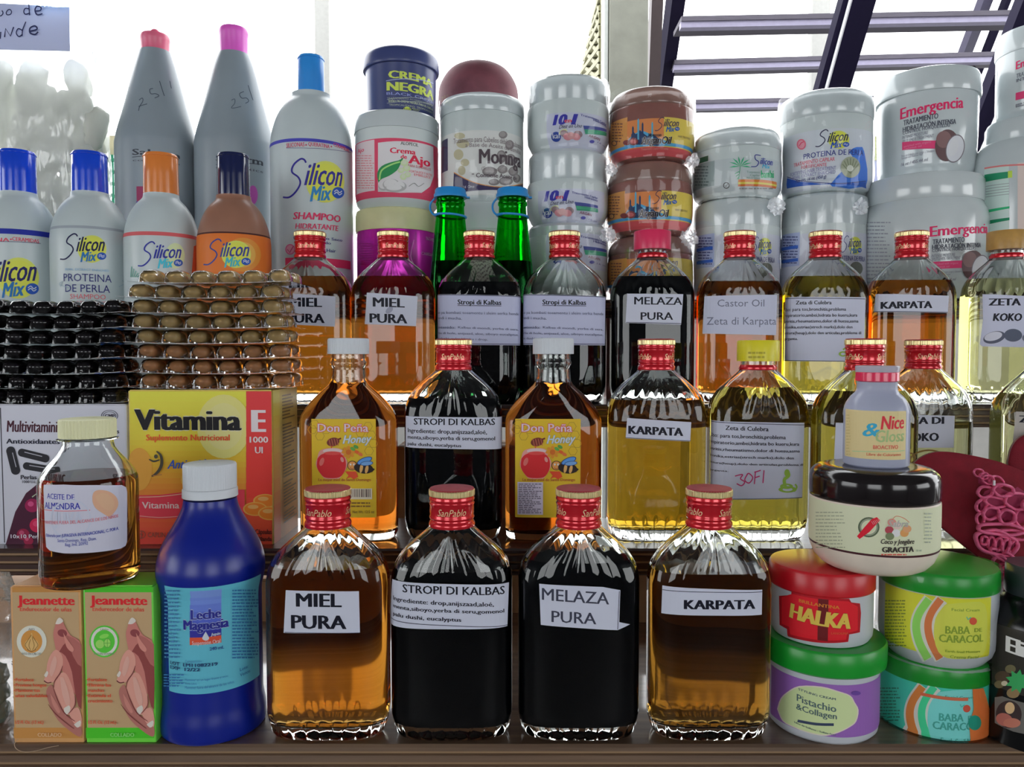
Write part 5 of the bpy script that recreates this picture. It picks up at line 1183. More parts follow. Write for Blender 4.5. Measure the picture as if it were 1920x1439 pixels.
    ls_ = ('•Fortalece', '•Previene hongos', '•Mantiene tus', '  uñas saludables') if words == 'ajo' else ('•Fortalece', '•Elimina las', '  manchas', '•Estimula el', '  crecimiento')
    ws = (37, 61, 49, 60) if words == 'ajo' else (38, 46, 30, 46, 46)
    for i, (t_, w_) in enumerate(zip(ls_, ws)):
        xo = 28 if t_[0] == '•' else 31
        A.t(t_.strip(), X(xo), X(xo + w_), 1271 + i * 9.8, 1277 + i * 9.8, T, 0.03)
    A.t('1/2 Fl. Oz. (15 mL)', X(31), X(84), 1350, (1356, 1356), T, 0.03, 0.1); A.t('COLLADO', X(73), X(118), 1373, (1380, 1380), mixc(band_, (255, 255, 255), 0.35), 0.03)
    A.build(r); return r, h
rj, hj = jean(22.5, 'tan nail-care carton with orange bands and a garlic emblem', orc, (164, 116, 62), (176, 124, 62), 'ajo')
rj2, hj2 = jean(158.5, 'tan nail-care carton with bright green bands and a lime emblem', grc, (64, 164, 38), (76, 170, 54), 'limon')
ztj = Z1 + hj + 0.0007

# ------------------------------------------------------------------ capsule packs
blist = film_mat('blister_film', tint=(0.93, 0.94, 0.95), refl=0.35, bump=0.15, scale=90, rough=0.05)
capk = mat('black_softgel', (0.006, 0.005, 0.007), 0.15, raw=True, spec=0.6)
cama = bpy.data.materials.new('amber_softgel'); MC['amber_softgel'] = cama
t, N, L = nt(cama); b_ = N['Principled BSDF']; b_.inputs['Base Color'].default_value = (0.80, 0.58, 0.26, 1); b_.inputs['Roughness'].default_value = 0.08; b_.inputs['Transmission Weight'].default_value = 0.45; b_.inputs['IOR'].default_value = 1.35
cama2 = cama.copy(); cama2.name = 'red_amber_softgel'; cama2.node_tree.nodes['Principled BSDF'].inputs['Base Color'].default_value = (0.80, 0.40, 0.18, 1)
def capsule_mesh(rx, ly, rz, name, m):
    bm = bmesh.new(); bmesh.ops.create_uvsphere(bm, u_segments=20, v_segments=12, radius=1)
    for v in bm.verts:
        y = v.co.z; v.co = Vector((v.co.x * rx, y * ly, v.co.y * rz))
        v.co.y = math.copysign(abs(y) ** 0.8, y) * ly
    for f in bm.faces: f.smooth = True
    me = bpy.data.meshes.new(name); bm.to_mesh(me); bm.free(); me.materials.append(m); return me
def pocket_bm(bm, x, y, w_, l_, h, z):
    """one moulded pocket rising from the sheet"""
    rings = []
    for s_, zz in ((1.0, 0.0), (0.96, 0.30), (0.90, 0.62), (0.74, 0.88), (0.45, 1.0)):
        rings.append([bm.verts.new((x + math.copysign(abs(math.cos(a)) ** 0.6, math.cos(a)) * w_ * s_, y + math.copysign(abs(math.sin(a)) ** 0.6, math.sin(a)) * l_ * s_, z + zz * h)) for a in [2 * math.pi * i / 20 for i in range(20)]])
    for a, b in zip(rings, rings[1:]):
        for i in range(20): bm.faces.new((a[i], a[(i + 1) % 20], b[(i + 1) % 20], b[i]))
    bm.faces.new(rings[-1])
def blister_pack(cx, y_px, d, ztop, n, pitch, W_, Ld, me, label, group, rz, tiltx, bend, k, lw=0.0062, hh=0.0088, sheetw=None):
    x0 = P(cx, y_px, d).x
    r = thing('capsule_pack', (x0, d, ztop), label, 'pill pack', group, rz)
    r.rotation_euler[1] = tiltx
    hw = sheetw
    def zb_(x): return bend * (x / hw) ** 2
    bm = bmesh.new(); nx = 16
    for sgn, z in ((1, 0.0),):
        rows_ = []
        for i in range(nx + 1):
            x = -hw + 2 * hw * i / nx
            rows_.append([bm.verts.new((x, y, zb_(x) + q)) for y, q in ((-0.002, 0), (0.002 + Ld, 0), (0.002 + Ld, 0.0004), (-0.002, 0.0004))])
        for a, b in zip(rows_, rows_[1:]):
            for j in range(4): bm.faces.new((a[j], b[j], b[(j + 1) % 4], a[(j + 1) % 4]))
        bm.faces.new(rows_[0]); bm.faces.new(rows_[-1][::-1])
    sh = finish('sheet', bm, blist, r, smooth=False)
    bm = bmesh.new(); pts = []
    for j in range(2):
        for i in range(n):
            x = (i - (n - 1) / 2) * pitch; y = Ld * (0.26 + 0.48 * j); pocket_bm(bm, x, y, pitch * 0.43, Ld * 0.215, hh * 1.06, zb_(x) + 0.0005); pts.append((x, y, zb_(x) + 0.0005 + hh * 0.5))
    finish('pockets', bm, blist, sh)
    for p in pts:
        o = bpy.data.objects.new('capsule', me); COL.objects.link(o); o.parent = r; o.location = p; o.rotation_euler = (0, 0, random.uniform(-0.12, 0.12))
    return r
meb = capsule_mesh(0.0080, 0.0105, 0.0052, 'capsule', capk)
mea = capsule_mesh(0.0066, 0.0100, 0.0047, 'capsule', cama); mer = capsule_mesh(0.0066, 0.0100, 0.0047, 'capsule', cama2)
nb = 7; hpile = P(100, 563, 0.575).z - ztop1; stepb = hpile / nb
ords = ('lowest', 'second from the bottom', 'third from the bottom', 'middle', 'third from the top', 'second from the top', 'topmost')
for i in range(nb):
    xo = (-6, -4, -12, -10, -8, -4, 2)[i]
    blister_pack(90 + xo, 660, 0.572 + 0.0015 * (i % 2), ztop1 + i * stepb + 0.0004, 6, 0.0178, 0, 0.052, meb, 'clear pack of black capsules, %s of its stack' % ords[i], 'black capsule packs', (0.02, -0.01, 0.03, 0.0, -0.02, 0.01, -0.01)[i], 0.0, 0.0018, 0, hh=stepb * 0.86, sheetw=0.0585)
na = 8; hpile = P(400, 507, 0.575).z - ztop2; stepa = hpile / na
orda = ('lowest', 'second from the bottom', 'third from the bottom', 'fourth from the bottom', 'fourth from the top', 'third from the top', 'second from the top', 'topmost')
for i in range(na):
    xo = (4, 2, 0, -4, -8, -12, -14, 2)[i]
    blister_pack(392 + xo, 620, 0.571 + 0.0015 * (i % 2), ztop2 + 0.0007 + i * stepa + 0.0004, 6, 0.0196, 0, 0.050, mer if i < 3 else mea, 'clear pack of amber capsules, %s of its stack' % orda[i], 'amber capsule packs', (0.01, -0.02, 0.015, 0.0, 0.02, -0.015, 0.02, -0.03)[i], 0.0, 0.0014, 0, hh=stepa * 0.84, sheetw=0.0615)

# ------------------------------------------------------------------ front left bottles
# blue milk of magnesia bottle
bluep = mat('cobalt_plastic', (6, 24, 112), 0.3, noise_amt=0.03)
d = 0.484; zb = Z1; x0 = P(398, 1150, d).x
r = thing('medicine_bottle', (x0, d, zb), 'cobalt blue plastic bottle with white cap and a light teal label', 'bottle')
pr = prof(398, d, zb, [(70, 1384), (82, 1374), (92, 1352), (94, 1330), (91, 1308), (89, 1296), (89, 1110), (90, 1098), (94, 1082), (96, 1065), (95, 1048), (89, 1025), (78, 1002), (66, 982), (55, 962), (49, 946), (47, 934)]); pr[0] = (pr[0][0], 0)
prs = crv(pr[:5], 4)[:-1] + pr[4:8] + crv(pr[8:], 4); lathe('body', prs, bluep, r)
cz0 = pr[-1][1]; pc = prof(398, d, zb, [(49.5, 930), (49, 916), (47.5, 912), (47.5, 874), (46, 868)], False)
bm = bmesh.new(); lathe_bm(bm, [pc[0], pc[1], (pc[1][0] - 0.0004, pc[1][1] + 0.0006)], 80); wc = finish('cap_skirt', bm, whitecap, r)
simple_cap(r, pc[2][0], pc[2][1] - 0.0006, pc[4][1], whitecap, 60, amp=0.0003)
S = LatheSurf(x0, d, zb, prs); A = Art(S); teal = (80, 154, 172)
A.mode = 'base'; A.rect(309, 1101, 487, 1300, teal); A.mode = 'print'
for i, c in enumerate(stops([(0, (104, 130, 190)), (1, (60, 70, 160))], 6)): A.rect(356, 1108 + i * 13, 415, 1108 + (i + 1) * 13.2, c)
A.rect(356, 1183, 415, 1195, (44, 44, 130)); A.rect(356, 1195, 415, 1209, (222, 88, 60))
nv = (36, 40, 120); wt = (214, 226, 236)
A.t('Leche', 358, 415, 1143, (1161, 1161), nv, 0.045, 0, out=wt, ow=0.035); A.t('Magnesia', 345, 429, 1162, (1180, 1181), nv, 0.05, 0, out=wt, ow=0.035)
A.t('Jupin', 395, 413, 1186, 1191, wt, 0.03, 0.2); A.poly([(386, 1184), (392, 1195), (391, 1199), (386, 1201), (381, 1199), (380, 1195)], (200, 206, 216), 3)
A.t('Suspensión Oral', 361, 413, 1201, (1208, 1208), (214, 190, 190), 0.02); A.t('240 mL', 393, 420, 1212, (1218, 1218), (40, 70, 120), 0.03)
A.t('LOT  LM11082219', 322, 408, 1243, (1249, 1251), (30, 50, 90), 0.03); A.t('EXP  12/22', 322, 376, 1251, (1257, 1258), (30, 50, 90), 0.03); A.t('Lote:', 448, 463, 1250, (1256, 1255), (40, 80, 130), 0.01); A.t('Vence:', 448, 467, 1259, (1265, 1264), (40, 80, 130), 0.01)
A.t('Composición:', 349, 380, 1237, 1242, (60, 110, 150)); A.t('Mantener en un lugar fresco y seco.', 349, 427, 1271, 1275, (50, 100, 150)); A.t('Venta Libre', 349, 370, 1279, 1283, (50, 100, 150)); A.t('Mantener fuera del alcance de los niños.', 349, 438, 1284, 1289, (50, 100, 150))
A.micro(312, 1104, 340, 1235, 18, (60, 110, 150), 41, 0.4); A.micro(434, 1104, 481, 1236, 22, (44, 96, 140), 42, 0.45); A.micro(311, 1262, 347, 1288, 5, (50, 100, 150), 43)
A.build(r)

# almond oil bottle on the cartons
dA = 0.474; x0 = P(169, 1000, dA).x
ALM = dict(rows=[], fl=lambda z: 0.0, floor=1.2, nf=20)
pr = prof(169, dA, ztj, [(76, 1092), (81, 1086), (84, 1070), (84, 1050), (84, 905), (83, 895), (78, 884), (70, 872), (60, 860), (51, 849), (45, 839), (43, 830), (43, 824), (44, 800)]); pr[0] = (pr[0][0], 0)
ALM['rows'] = [(max(0, z * 1000), rr * 1000, rr * 1000, 2.0) for rr, z in pr]
r = thing('oil_bottle', (x0, dA, ztj), 'round clear bottle of almond oil with ribbed pale cap, standing on the tan cartons', 'bottle')
vessel(r, ALM, pr[5][1] * 1000 + 1.5, LQ['alm'], glass, seg=96, wall=0.8)
nz_ = pr[12][1]; bm = bmesh.new(); lathe_bm(bm, [(0.0150, nz_ - 0.0002), (0.0172, nz_ + 0.0002), (0.0172, nz_ + 0.0009), (0.0150, nz_ + 0.0012)], 72); finish('neck_ring', bm, glass, r)
simple_cap(r, 0.0161, nz_ + 0.0016, nz_ + 0.0130, mat('ivory_cap', (186, 186, 150), 0.4, noise_amt=0.03), 50, amp=0.0005)
S = LatheSurf(x0, dA, ztj, pr); A = Art(S)
A.mode = 'base'; A.poly([(82.5, 909), (120, 909), (180, 910), (228, 910), (236, 914), (238, 922), (238, 1016), (235, 1024), (226, 1029), (180, 1036), (120, 1038), (94, 1033), (87, 1026), (85, 1000)], (196, 196, 212)); A.mode = 'print'
A.t('ACEITE DE', 89, 140, 926, (936, 938), (50, 54, 140), 0.02); A.t('ALMENDRA', 85, 151, 943, (955, 956), (50, 54, 140), 0.02); A.line([(84, 956), (169, 957)], 1.2, (190, 90, 100))
A.ell(133, 974, 38, 38, (176, 180, 196), 0, hole=0.92); A.t('JUVA', 102, 157, 961, (984, 984), (170, 174, 190), 0.04)
A.poly([(173, 932), (176, 923), (186, 919), (204, 922), (217, 932), (221, 944), (218, 955), (209, 966), (203, 969), (194, 964), (180, 954), (174, 943)], (216, 170, 140), 4); A.poly([(178, 932), (190, 925), (206, 930), (214, 944), (208, 958), (192, 952)], (222, 180, 146), 3)
A.t('MANTENER FUERA DEL ALCANCE DE LOS NIÑOS', 85, 221, 977, (983, 979), (206, 120, 130), 0.02)
A.t('Elaborado por: JUPAGEVA INTERNACIONAL, C. POR A.', 88, 222, 1001, (1007, 1003), (50, 60, 140), 0.02); A.t('Santo Domingo, Rep. Dom.', 109, 181, 1010, (1016, 1016), (60, 70, 140), 0.01); A.t('Reg. Ind. 20992', 123, 165, 1018, (1024, 1023), (60, 70, 140), 0.01); A.build(r)

# ------------------------------------------------------------------ front right jars
def jar2(cx, d, zb, label, body, lid, bm_, lm, **kw):
    return jar(cx, d, zb, label, body, lid, bm_, lm, **kw)
jw = mat('jar_white_plastic', (158, 162, 168), 0.35, noise_amt=0.02); greenl = mat('green_lid', (18, 124, 36), 0.3, noise_amt=0.04); redl2 = mat('red_lid', (160, 18, 28), 0.3, noise_amt=0.04)
d = 0.486
r, S, z = jar(1541, d, Z1, 'white jar with lilac label and a wide bright green lid, under the red-lidded jar', [(80, 1403), (90, 1401), (96, 1392), (98, 1378), (98, 1274)], [(104, 1274), (109, 1272), (110, 1262), (110, 1232), (107, 1226), (100, 1223)], jw, greenl, front=True, bk=0, lidk=0)
A = Art(S); A.mode = 'base'; A.rect(1446, 1282, 1636, 1380, (124, 84, 150)); A.mode = 'print'
lg = (176, 190, 140); pl_ = [(1460, 1330), (1466, 1312), (1478, 1300), (1500, 1289), (1540, 1290), (1570, 1298), (1592, 1306), (1600, 1318), (1607, 1332), (1603, 1352), (1592, 1362), (1572, 1372), (1548, 1378), (1520, 1374), (1492, 1364), (1470, 1352)]
A.poly([(1534 + (x_ - 1534) * 1.035, 1334 + (y_ - 1334) * 1.05) for x_, y_ in pl_], (214, 206, 190), 3); A.poly(pl_, lg, 3)
GR = (70, 90, 90); A.t('STYLING CREAM', 1497, 1567, 1299, (1303, 1309), GR, 0.03); A.t('Pistachio', 1494, 1568, 1311, (1324, 1331), GR, 0.02); A.t('&Collagen', 1493, 1569, 1329, (1340, 1344), GR, 0.02)
A.line([(1496, 1352), (1530, 1358), (1563, 1359)], 5, (50, 60, 80), 3); A.t('Libre de Sulfatos - Sulfate Free', 1490, 1567, 1364, (1367, 1374), GR, 0.02); A.ell(1604, 1300, 9, 4, (90, 60, 130)); A.build(r)
r, S, z2 = jar(1539, d, z, 'white jar with a red rusty-gold HALKA label and red lid', [(78, 1222), (84, 1220), (89, 1208), (90, 1196), (90, 1122)], [(91, 1122), (93, 1120), (93, 1084), (90, 1078), (84, 1075)], jw, redl2, front=True, bk=0, lidk=0)
A = Art(S); A.mode = 'base'
A.poly([(1461, 1118), (1484, 1116), (1484, 1110), (1560, 1122), (1592, 1123), (1596, 1130), (1612, 1132), (1614, 1150), (1612, 1186), (1592, 1190), (1590, 1204), (1540, 1206), (1500, 1200), (1478, 1194), (1476, 1180), (1462, 1172)], (150, 20, 30)); A.mode = 'print'
A.poly([(1466, 1120), (1486, 1114), (1560, 1126), (1590, 1128), (1608, 1138), (1608, 1182), (1588, 1188), (1586, 1200), (1540, 1201), (1502, 1195), (1482, 1190), (1480, 1176), (1466, 1170)], (190, 30, 40)); A.rect(1534, 1124, 1552, 1202, (90, 24, 26))
A.t('BRILLANTINA', 1498, 1574, 1130, (1136, 1140), (180, 110, 40), 0.02); A.t('HALKA', 1480, 1594, 1142, (1170, 1177), (186, 160, 70), 0.06, 0.15, out=(110, 40, 30), ow=0.02); A.t('LANOLINA', 1558, 1590, 1186, 1190, (190, 80, 50), 0.02); A.build(r)
teal2 = (60, 170, 150)
r, S, z = jar(1747, 0.492, Z1, 'white jar with teal and orange label and green lid, under the yellow-labelled jar', [(80, 1410), (90, 1407), (96, 1396), (97, 1384), (97, 1292)], [(98, 1292), (99, 1289), (98, 1262), (95, 1254), (90, 1251)], jw, greenl, front=True, bk=0, lidk=0, wrap=1)
def baba(A, o, cmain, cblob, c1, c2, ctxt, yo):
    X = lambda v: v + o; Y = lambda v: v + yo
    A.mode = 'base'; A.rect(X(1660), Y(1119), X(1852), Y(1230), cmain); A.mode = 'print'
    A.micro(X(1660), Y(1124), X(1700), Y(1214), 15, mixc(cmain, (40, 60, 40), 0.55), 50 + yo, 0.4)
    def arc(xo, w_, c): A.line([(X(1746 + xo), Y(1124)), (X(1728 + xo), Y(1150)), (X(1722 + xo), Y(1175)), (X(1728 + xo), Y(1205)), (X(1744 + xo), Y(1236))], w_, c, 5)
    arc(-2, 26, (206, 206, 200)); arc(-4, 15, c1); arc(20, 24, (206, 206, 200)); arc(18, 14, c2)
    A.poly([(X(v), Y(w_)) for v, w_ in ((1772, 1134), (1812, 1130), (1846, 1134), (1850, 1190), (1842, 1228), (1800, 1236), (1766, 1230), (1752, 1200), (1754, 1160))], cblob, 3)
    A.t('Facial Cream', X(1784), X(1836), Y(1142), (Y(1147), Y(1147)), ctxt, 0.015); A.ell(X(1824), Y(1165), 7, 7, (214, 90, 70)); A.line([(X(1820), Y(1158)), (X(1814), Y(1162)), (X(1812), Y(1157))], 2, (70, 160, 150))
    A.t('BABA', X(1772), X(1818), Y(1176), (Y(1190), Y(1188)), ctxt, 0.03); A.t('DE', X(1826), X(1840), Y(1178), (Y(1185), Y(1185)), ctxt, 0.02); A.t('CARACOL', X(1760), X(1842), Y(1193), (Y(1207), Y(1204)), ctxt, 0.03)
    A.t('Earth Snail Moisture', X(1772), X(1836), Y(1221), (Y(1225), Y(1224)), ctxt, 0.02); A.t('Crema Facial', X(1780), X(1832), Y(1230), (Y(1235), Y(1235)), ctxt, 0.01)
A = Art(S); baba(A, -12, teal2, (120, 200, 196), (226, 140, 70), (60, 180, 130), (60, 140, 130), 164)
A.rect(1726, 1306, 1814, 1312, (214, 110, 80)); A.poly([(1822, 1292), (1842, 1290), (1842, 1388), (1806, 1396), (1816, 1360), (1824, 1330)], (214, 120, 60)); A.ell(1826, 1355, 12, 14, (30, 130, 110)); A.build(r)
r, S, z = jar(1757, 0.486, z, 'white jar with yellow snail-cream label and green lid, on the teal one', [(80, 1247), (92, 1244), (98, 1230), (99, 1214), (99, 1121)], [(100, 1121), (101, 1118), (100, 1088), (97, 1081), (90, 1078)], jw, greenl, front=True, bk=0, lidk=0, wrap=1)
A = Art(S); baba(A, 0, (206, 206, 60), (206, 210, 90), (130, 190, 90), (222, 130, 80), (120, 140, 50), 0); A.build(r)
zl = max(z2, z) + 0.001
# hair cream jar with black domed lid, on the two stacks
dG = 0.474
blackl = mat('black_domed_lid', (0.012, 0.009, 0.010), 0.12, raw=True, spec=0.6); rimt = mat('translucent_rim', (170, 150, 140), 0.3)
r, S, zg = jar(1637, dG, zl, 'squat jar with glossy black domed lid and cream label, bridging the two stacks', [(80, 1080), (92, 1078), (103, 1068), (110, 1052), (112, 1038), (112, 955), (110, 950)], [(111, 950), (112.5, 946), (113, 922), (111, 906), (102, 893), (86, 885), (60, 881)], mat('cream_jar_body', (190, 180, 166), 0.35), blackl, front=True, bk=0, lidk=3)
A = Art(S); A.mode = 'base'; A.band(954, 1040, (196, 200, 170), 1637, 0.6); A.mode = 'print'
A.band(1040, 1044, (60, 30, 34), 1637, 0.6); A.band(948, 950.5, (50, 40, 36), 1637, 0.6); A.band(940, 947, (200, 140, 120), 1637, 0.6)
A.micro(1530, 958, 1585, 1030, 11, (140, 146, 120), 61, 0.3, 0.4)
A.ell(1629, 989, 20, 19, (80, 90, 70), 0, hole=0.82); A.ell(1629, 989, 16, 15, (120, 126, 110), 0, hole=0.88); A.poly([(1607, 1006), (1612, 1011), (1630, 998), (1650, 976), (1644, 970), (1634, 974), (1620, 990)], (206, 30, 50))
for k_ in range(5): A.line([(1634 + k_ * 3, 978 - k_), (1638 + k_ * 3, 984 - k_)], .8, (240, 180, 180))
for x_, y_, c in ((1672, 980, (190, 130, 120)), (1667, 994, (150, 60, 70)), (1680, 1000, (206, 206, 206)), (1695, 1000, (206, 150, 90)), (1700, 992, (190, 140, 100)), (1668, 1006, (100, 110, 80)), (1682, 986, (200, 180, 170))): A.ell(x_, y_, 8, 7, c)
A.line([(1672, 976), (1680, 968), (1694, 972), (1704, 980)], 1, (190, 110, 80), 4); A.t('Sabra', 1664, 1702, 976, 988, (150, 150, 144), 0.02, 0.3)
A.t('Coco y Jengibre', 1651, 1713, 1012, (1021, 1020), (60, 56, 50), 0.03, 0.3); A.t('GRACITA', 1653, 1712, 1027, (1037, 1035), (50, 44, 40), 0.05); A.micro(1652, 1038, 1711, 1042, 1, (206, 90, 80), 62, 0.6); A.t('16 oz', 1716, 1726, 1030, 1034, (110, 130, 110), 0.01); A.micro(1732, 960, 1746, 1020, 9, (150, 156, 140), 63, 0.4); A.build(r)
# frosted bottle on top
frost = milky_mat('frosted_plastic', (176, 180, 196), 0.5, 0.2)
x0 = P(1643, 800, dG).x; r = thing('lotion_bottle', (x0, dG, zg), 'small frosted bottle with cream label and red-banded clear cap, on the black lid', 'bottle')
pr = prof(1641, dG, zg, [(50, 888), (55, 882), (57, 872), (57, 858), (57, 770), (54, 757), (46, 744), (38, 736), (35, 728), (35, 716)]); pr[0] = (pr[0][0], 0)
prs = pr[:4] + crv(pr[4:], 4); lathe('body', prs, frost, r)
pc = prof(1640, dG, zg, [(35, 716), (38, 714), (38, 699), (37, 698)], False); lathe('red_band', pc, mat('red_foil_band', (190, 30, 70), 0.25, coat=0.5), r)
pc = prof(1640, dG, zg, [(37, 698), (38, 697), (38.5, 688), (37, 686)], False); lathe('clear_cap', pc, milky_mat('milky_cap', (190, 186, 196), 0.5, 0.2), r)
S = LatheSurf(x0, dG, zg, prs); A = Art(S); A.mode = 'base'; A.rect(1586, 771, 1697, 862, (206, 190, 140)); A.mode = 'print'
A.t('&', 1617, 1650, (794, 794), (819, 818), (50, 140, 170), 0.02, 0.2); A.t('Nice', 1651, 1694, 781, (806, 804), (190, 50, 60), 0.03, 0.15); A.t('Gloss', 1641, 1694, 808, (830, 828), (140, 160, 110), 0.02, 0.1)
A.t('BIOACTIVO', 1637, 1683, 836, (843, 842), (200, 90, 80), 0.02); A.line([(1599, 846), (1650, 847), (1695, 845)], 1, (130, 170, 130)); A.t('Libre de Colorantes', 1625, 1688, 851, (856, 855), (200, 100, 80), 0.015); A.micro(1588, 776, 1596, 855, 14, (170, 156, 110), 64, 0.35); A.build(r)
# black elixir bottle at the edge
d = 0.468; x0 = P(1945, 1250, d).x; blk = mat('black_bottle_plastic', (0.004, 0.005, 0.006), 0.22, raw=True, spec=0.4)
r = thing('black_bottle', (x0, d, Z1), 'glossy black bottle with dark herbal label, cut off at the photo edge', 'bottle')
pr = prof(1945, d, Z1, [(82, 1402), (92, 1394), (95, 1380), (95, 1180), (93, 1160), (85, 1142), (70, 1128), (58, 1119), (54, 1112)]); pr[0] = (pr[0][0], 0)
prs = pr[:3] + crv(pr[3:], 4); lathe('body', prs, blk, r); pc = prof(1945, d, Z1, [(56, 1113), (57, 1110), (56, 1062), (53, 1058)], False); lathe('cap', pc, mat('black_cap', (0.02, 0.03, 0.032), 0.3, raw=True), r)
S = LatheSurf(x0, d, Z1, prs); A = Art(S); A.mode = 'base'; A.rect(1862, 1188, 2010, 1310, (40, 38, 34)); A.mode = 'print'
A.t('Elixir', 1885, 1975, 1204, (1234, 1238), (206, 206, 206), 0.06)
for x_, y_, a_, c in ((1880, 1270, 14, (70, 56, 44)), (1895, 1255, 10, (90, 84, 60)), (1874, 1284, 9, (96, 84, 60)), (1900, 1300, 12, (120, 100, 70)), (1884, 1282, 6, (170, 160, 140))): A.ell(x_, y_, a_, a_ * .8, c)
sp = []
for k_ in range(18):
    a_ = k_ * math.pi / 9; q = 24 if k_ % 2 == 0 else 15; sp.append((1909 + q * math.cos(a_), 1278 + q * 0.95 * math.sin(a_)))
A.poly(sp, (50, 140, 80)); A.poly([(1866, 1308), (1880, 1306), (1920, 1318), (1960, 1322), (1960, 1382), (1900, 1372), (1866, 1356)], (90, 88, 84)); A.ell(1892, 1340, 24, 26, (50, 40, 40)); A.ell(1884, 1350, 16, 12, (150, 90, 80), 20); A.ell(1898, 1356, 16, 9, (160, 100, 84)); A.ell(1894, 1328, 9, 11, (190, 160, 120)); A.build(r)

# ------------------------------------------------------------------ green bottles with tethered caps
gg = glass_mat('green_glass', (0.12, 0.80, 0.22), bump=0.25); bluec = mat('tether_blue', (30, 116, 176), 0.35, noise_amt=0.03)
def green_bottle(cx, side, label):
    d = 0.737; x0 = P(cx, 500, d).x; r = thing('green_bottle', (x0, d, Z3), label, 'bottle', 'green bottles')
    pr = prof(cx, d, Z3, [(34, 746), (38, 742), (40, 730), (40, 540), (39, 520), (36, 490), (32.5, 460), (29.5, 430), (27.5, 410), (26, 400), (25.5, 388), (27.5, 385), (27, 380), (25, 378), (26, 375), (25, 372), (24, 368)]); pr[0] = (pr[0][0], 0)
    spec = dict(rows=[(z * 1000, rr * 1000, rr * 1000, 2.0) for rr, z in pr], fl=lambda z: 0.0, floor=3.0, nf=20)
    vessel(r, spec, (P(cx, 492, d).z - Z3) * 1000, LQ['greend'], gg, seg=72, wall=1.6)
    pc = prof(cx, d, Z3, [(29, 372), (31, 372), (31, 366), (29, 363), (29, 358), (27, 355), (10, 354)], False); c = lathe('cap', pc, bluec, r)
    q = pc[1]; ring = prof(cx, d, Z3, [(28, 406), (31, 406), (31, 402), (28, 402)], False); lathe('tether_ring', ring + [ring[0]], bluec, c) if False else None
    bm = bmesh.new(); zr = ring[0][1]; rr = ring[0][0] + 0.0006; tube_bm(bm, [(rr * math.cos(a), rr * math.sin(a), zr - 0.001 * math.cos(a) * side) for a in [2 * math.pi * i / 40 for i in range(40)]], 0.0011, 8, True); finish('tether_ring', bm, bluec, c)
    bm = bmesh.new(); s_ = side; zt = q[1]
    tube_bm(bm, crv([(s_ * -0.0150, -0.003, zt - 0.001), (s_ * -0.0185, -0.004, zt - 0.006), (s_ * -0.0185, -0.005, zt - 0.012), (s_ * -0.015, -0.009, zt - 0.017), (s_ * -0.010, -0.0125, zr)], 5), 0.0010, 8); finish('tether', bm, bluec, c)
    bm = bmesh.new(); box_bm(bm, min(s_ * 0.0150, s_ * 0.0185), max(s_ * 0.0150, s_ * 0.0185), -0.003, 0.003, zt - 0.0004, zt + 0.0012, 0.0004); finish('tab', bm, bluec, c)
green_bottle(845, 1, 'green glass bottle with blue tethered cap, beside the magenta-labelled jar')
green_bottle(961, 1, 'green glass bottle with blue tethered cap, between the two black syrup shoulders')

# ------------------------------------------------------------------ bag of pale lumps, paper sign, basket
def lump_mesh(seed, sx, sy, sz, m):
    bm = bmesh.new(); bmesh.ops.create_icosphere(bm, subdivisions=3, radius=1)
    for v in bm.verts:
        q = v.co.copy(); n = noise.noise(q * 1.3 + Vector((seed * 7.1, 0, 0))) * 0.30 + noise.noise(q * 3.1 + Vector((0, seed * 3.3, 0))) * 0.12
        q = Vector((math.copysign(abs(q.x) ** 0.8, q.x), math.copysign(abs(q.y) ** 0.8, q.y), math.copysign(abs(q.z) ** 0.7, q.z))) * (1 + n); v.co = Vector((q.x * sx, q.y * sy, q.z * sz))
    for f in bm.faces: f.smooth = True
    me = bpy.data.meshes.new('root_lump'); bm.to_mesh(me); bm.free(); me.materials.append(m); return me
lm_ = milky_mat('pale_root', (176, 178, 170), 0.25, 0.6)
lumps = [lump_mesh(i, a, b, c, lm_) for i, (a, b, c) in enumerate(((0.014, 0.012, 0.020), (0.016, 0.013, 0.017), (0.013, 0.011, 0.024), (0.020, 0.013, 0.014)))]
rd = random.Random(11); k_ = 0
for row in range(9):
    for colm in range(6):
        px = 0 + colm * 34 + rd.uniform(-10, 10) + (14 if row % 2 else 0); py = 545 - row * 50 + rd.uniform(-9, 9)
        if px > 178 or (row == 8 and colm in (1, 3)): continue
        o = bpy.data.objects.new('root_lump', lumps[3 if row > 6 and colm % 2 else rd.randrange(3)]); COL.objects.link(o)
        p = P(px, py, 0.852 + rd.uniform(-0.012, 0.014)); p.z = max(p.z, Z4 + 0.022); o.location = p
        o.rotation_euler = (rd.uniform(-.3, .3), rd.uniform(-.35, .35), rd.uniform(0, 6.28)); tag(o, 'pale root lump packed inside the clear plastic bag at the sign', 'root', 'pale lumps in the clear bag')
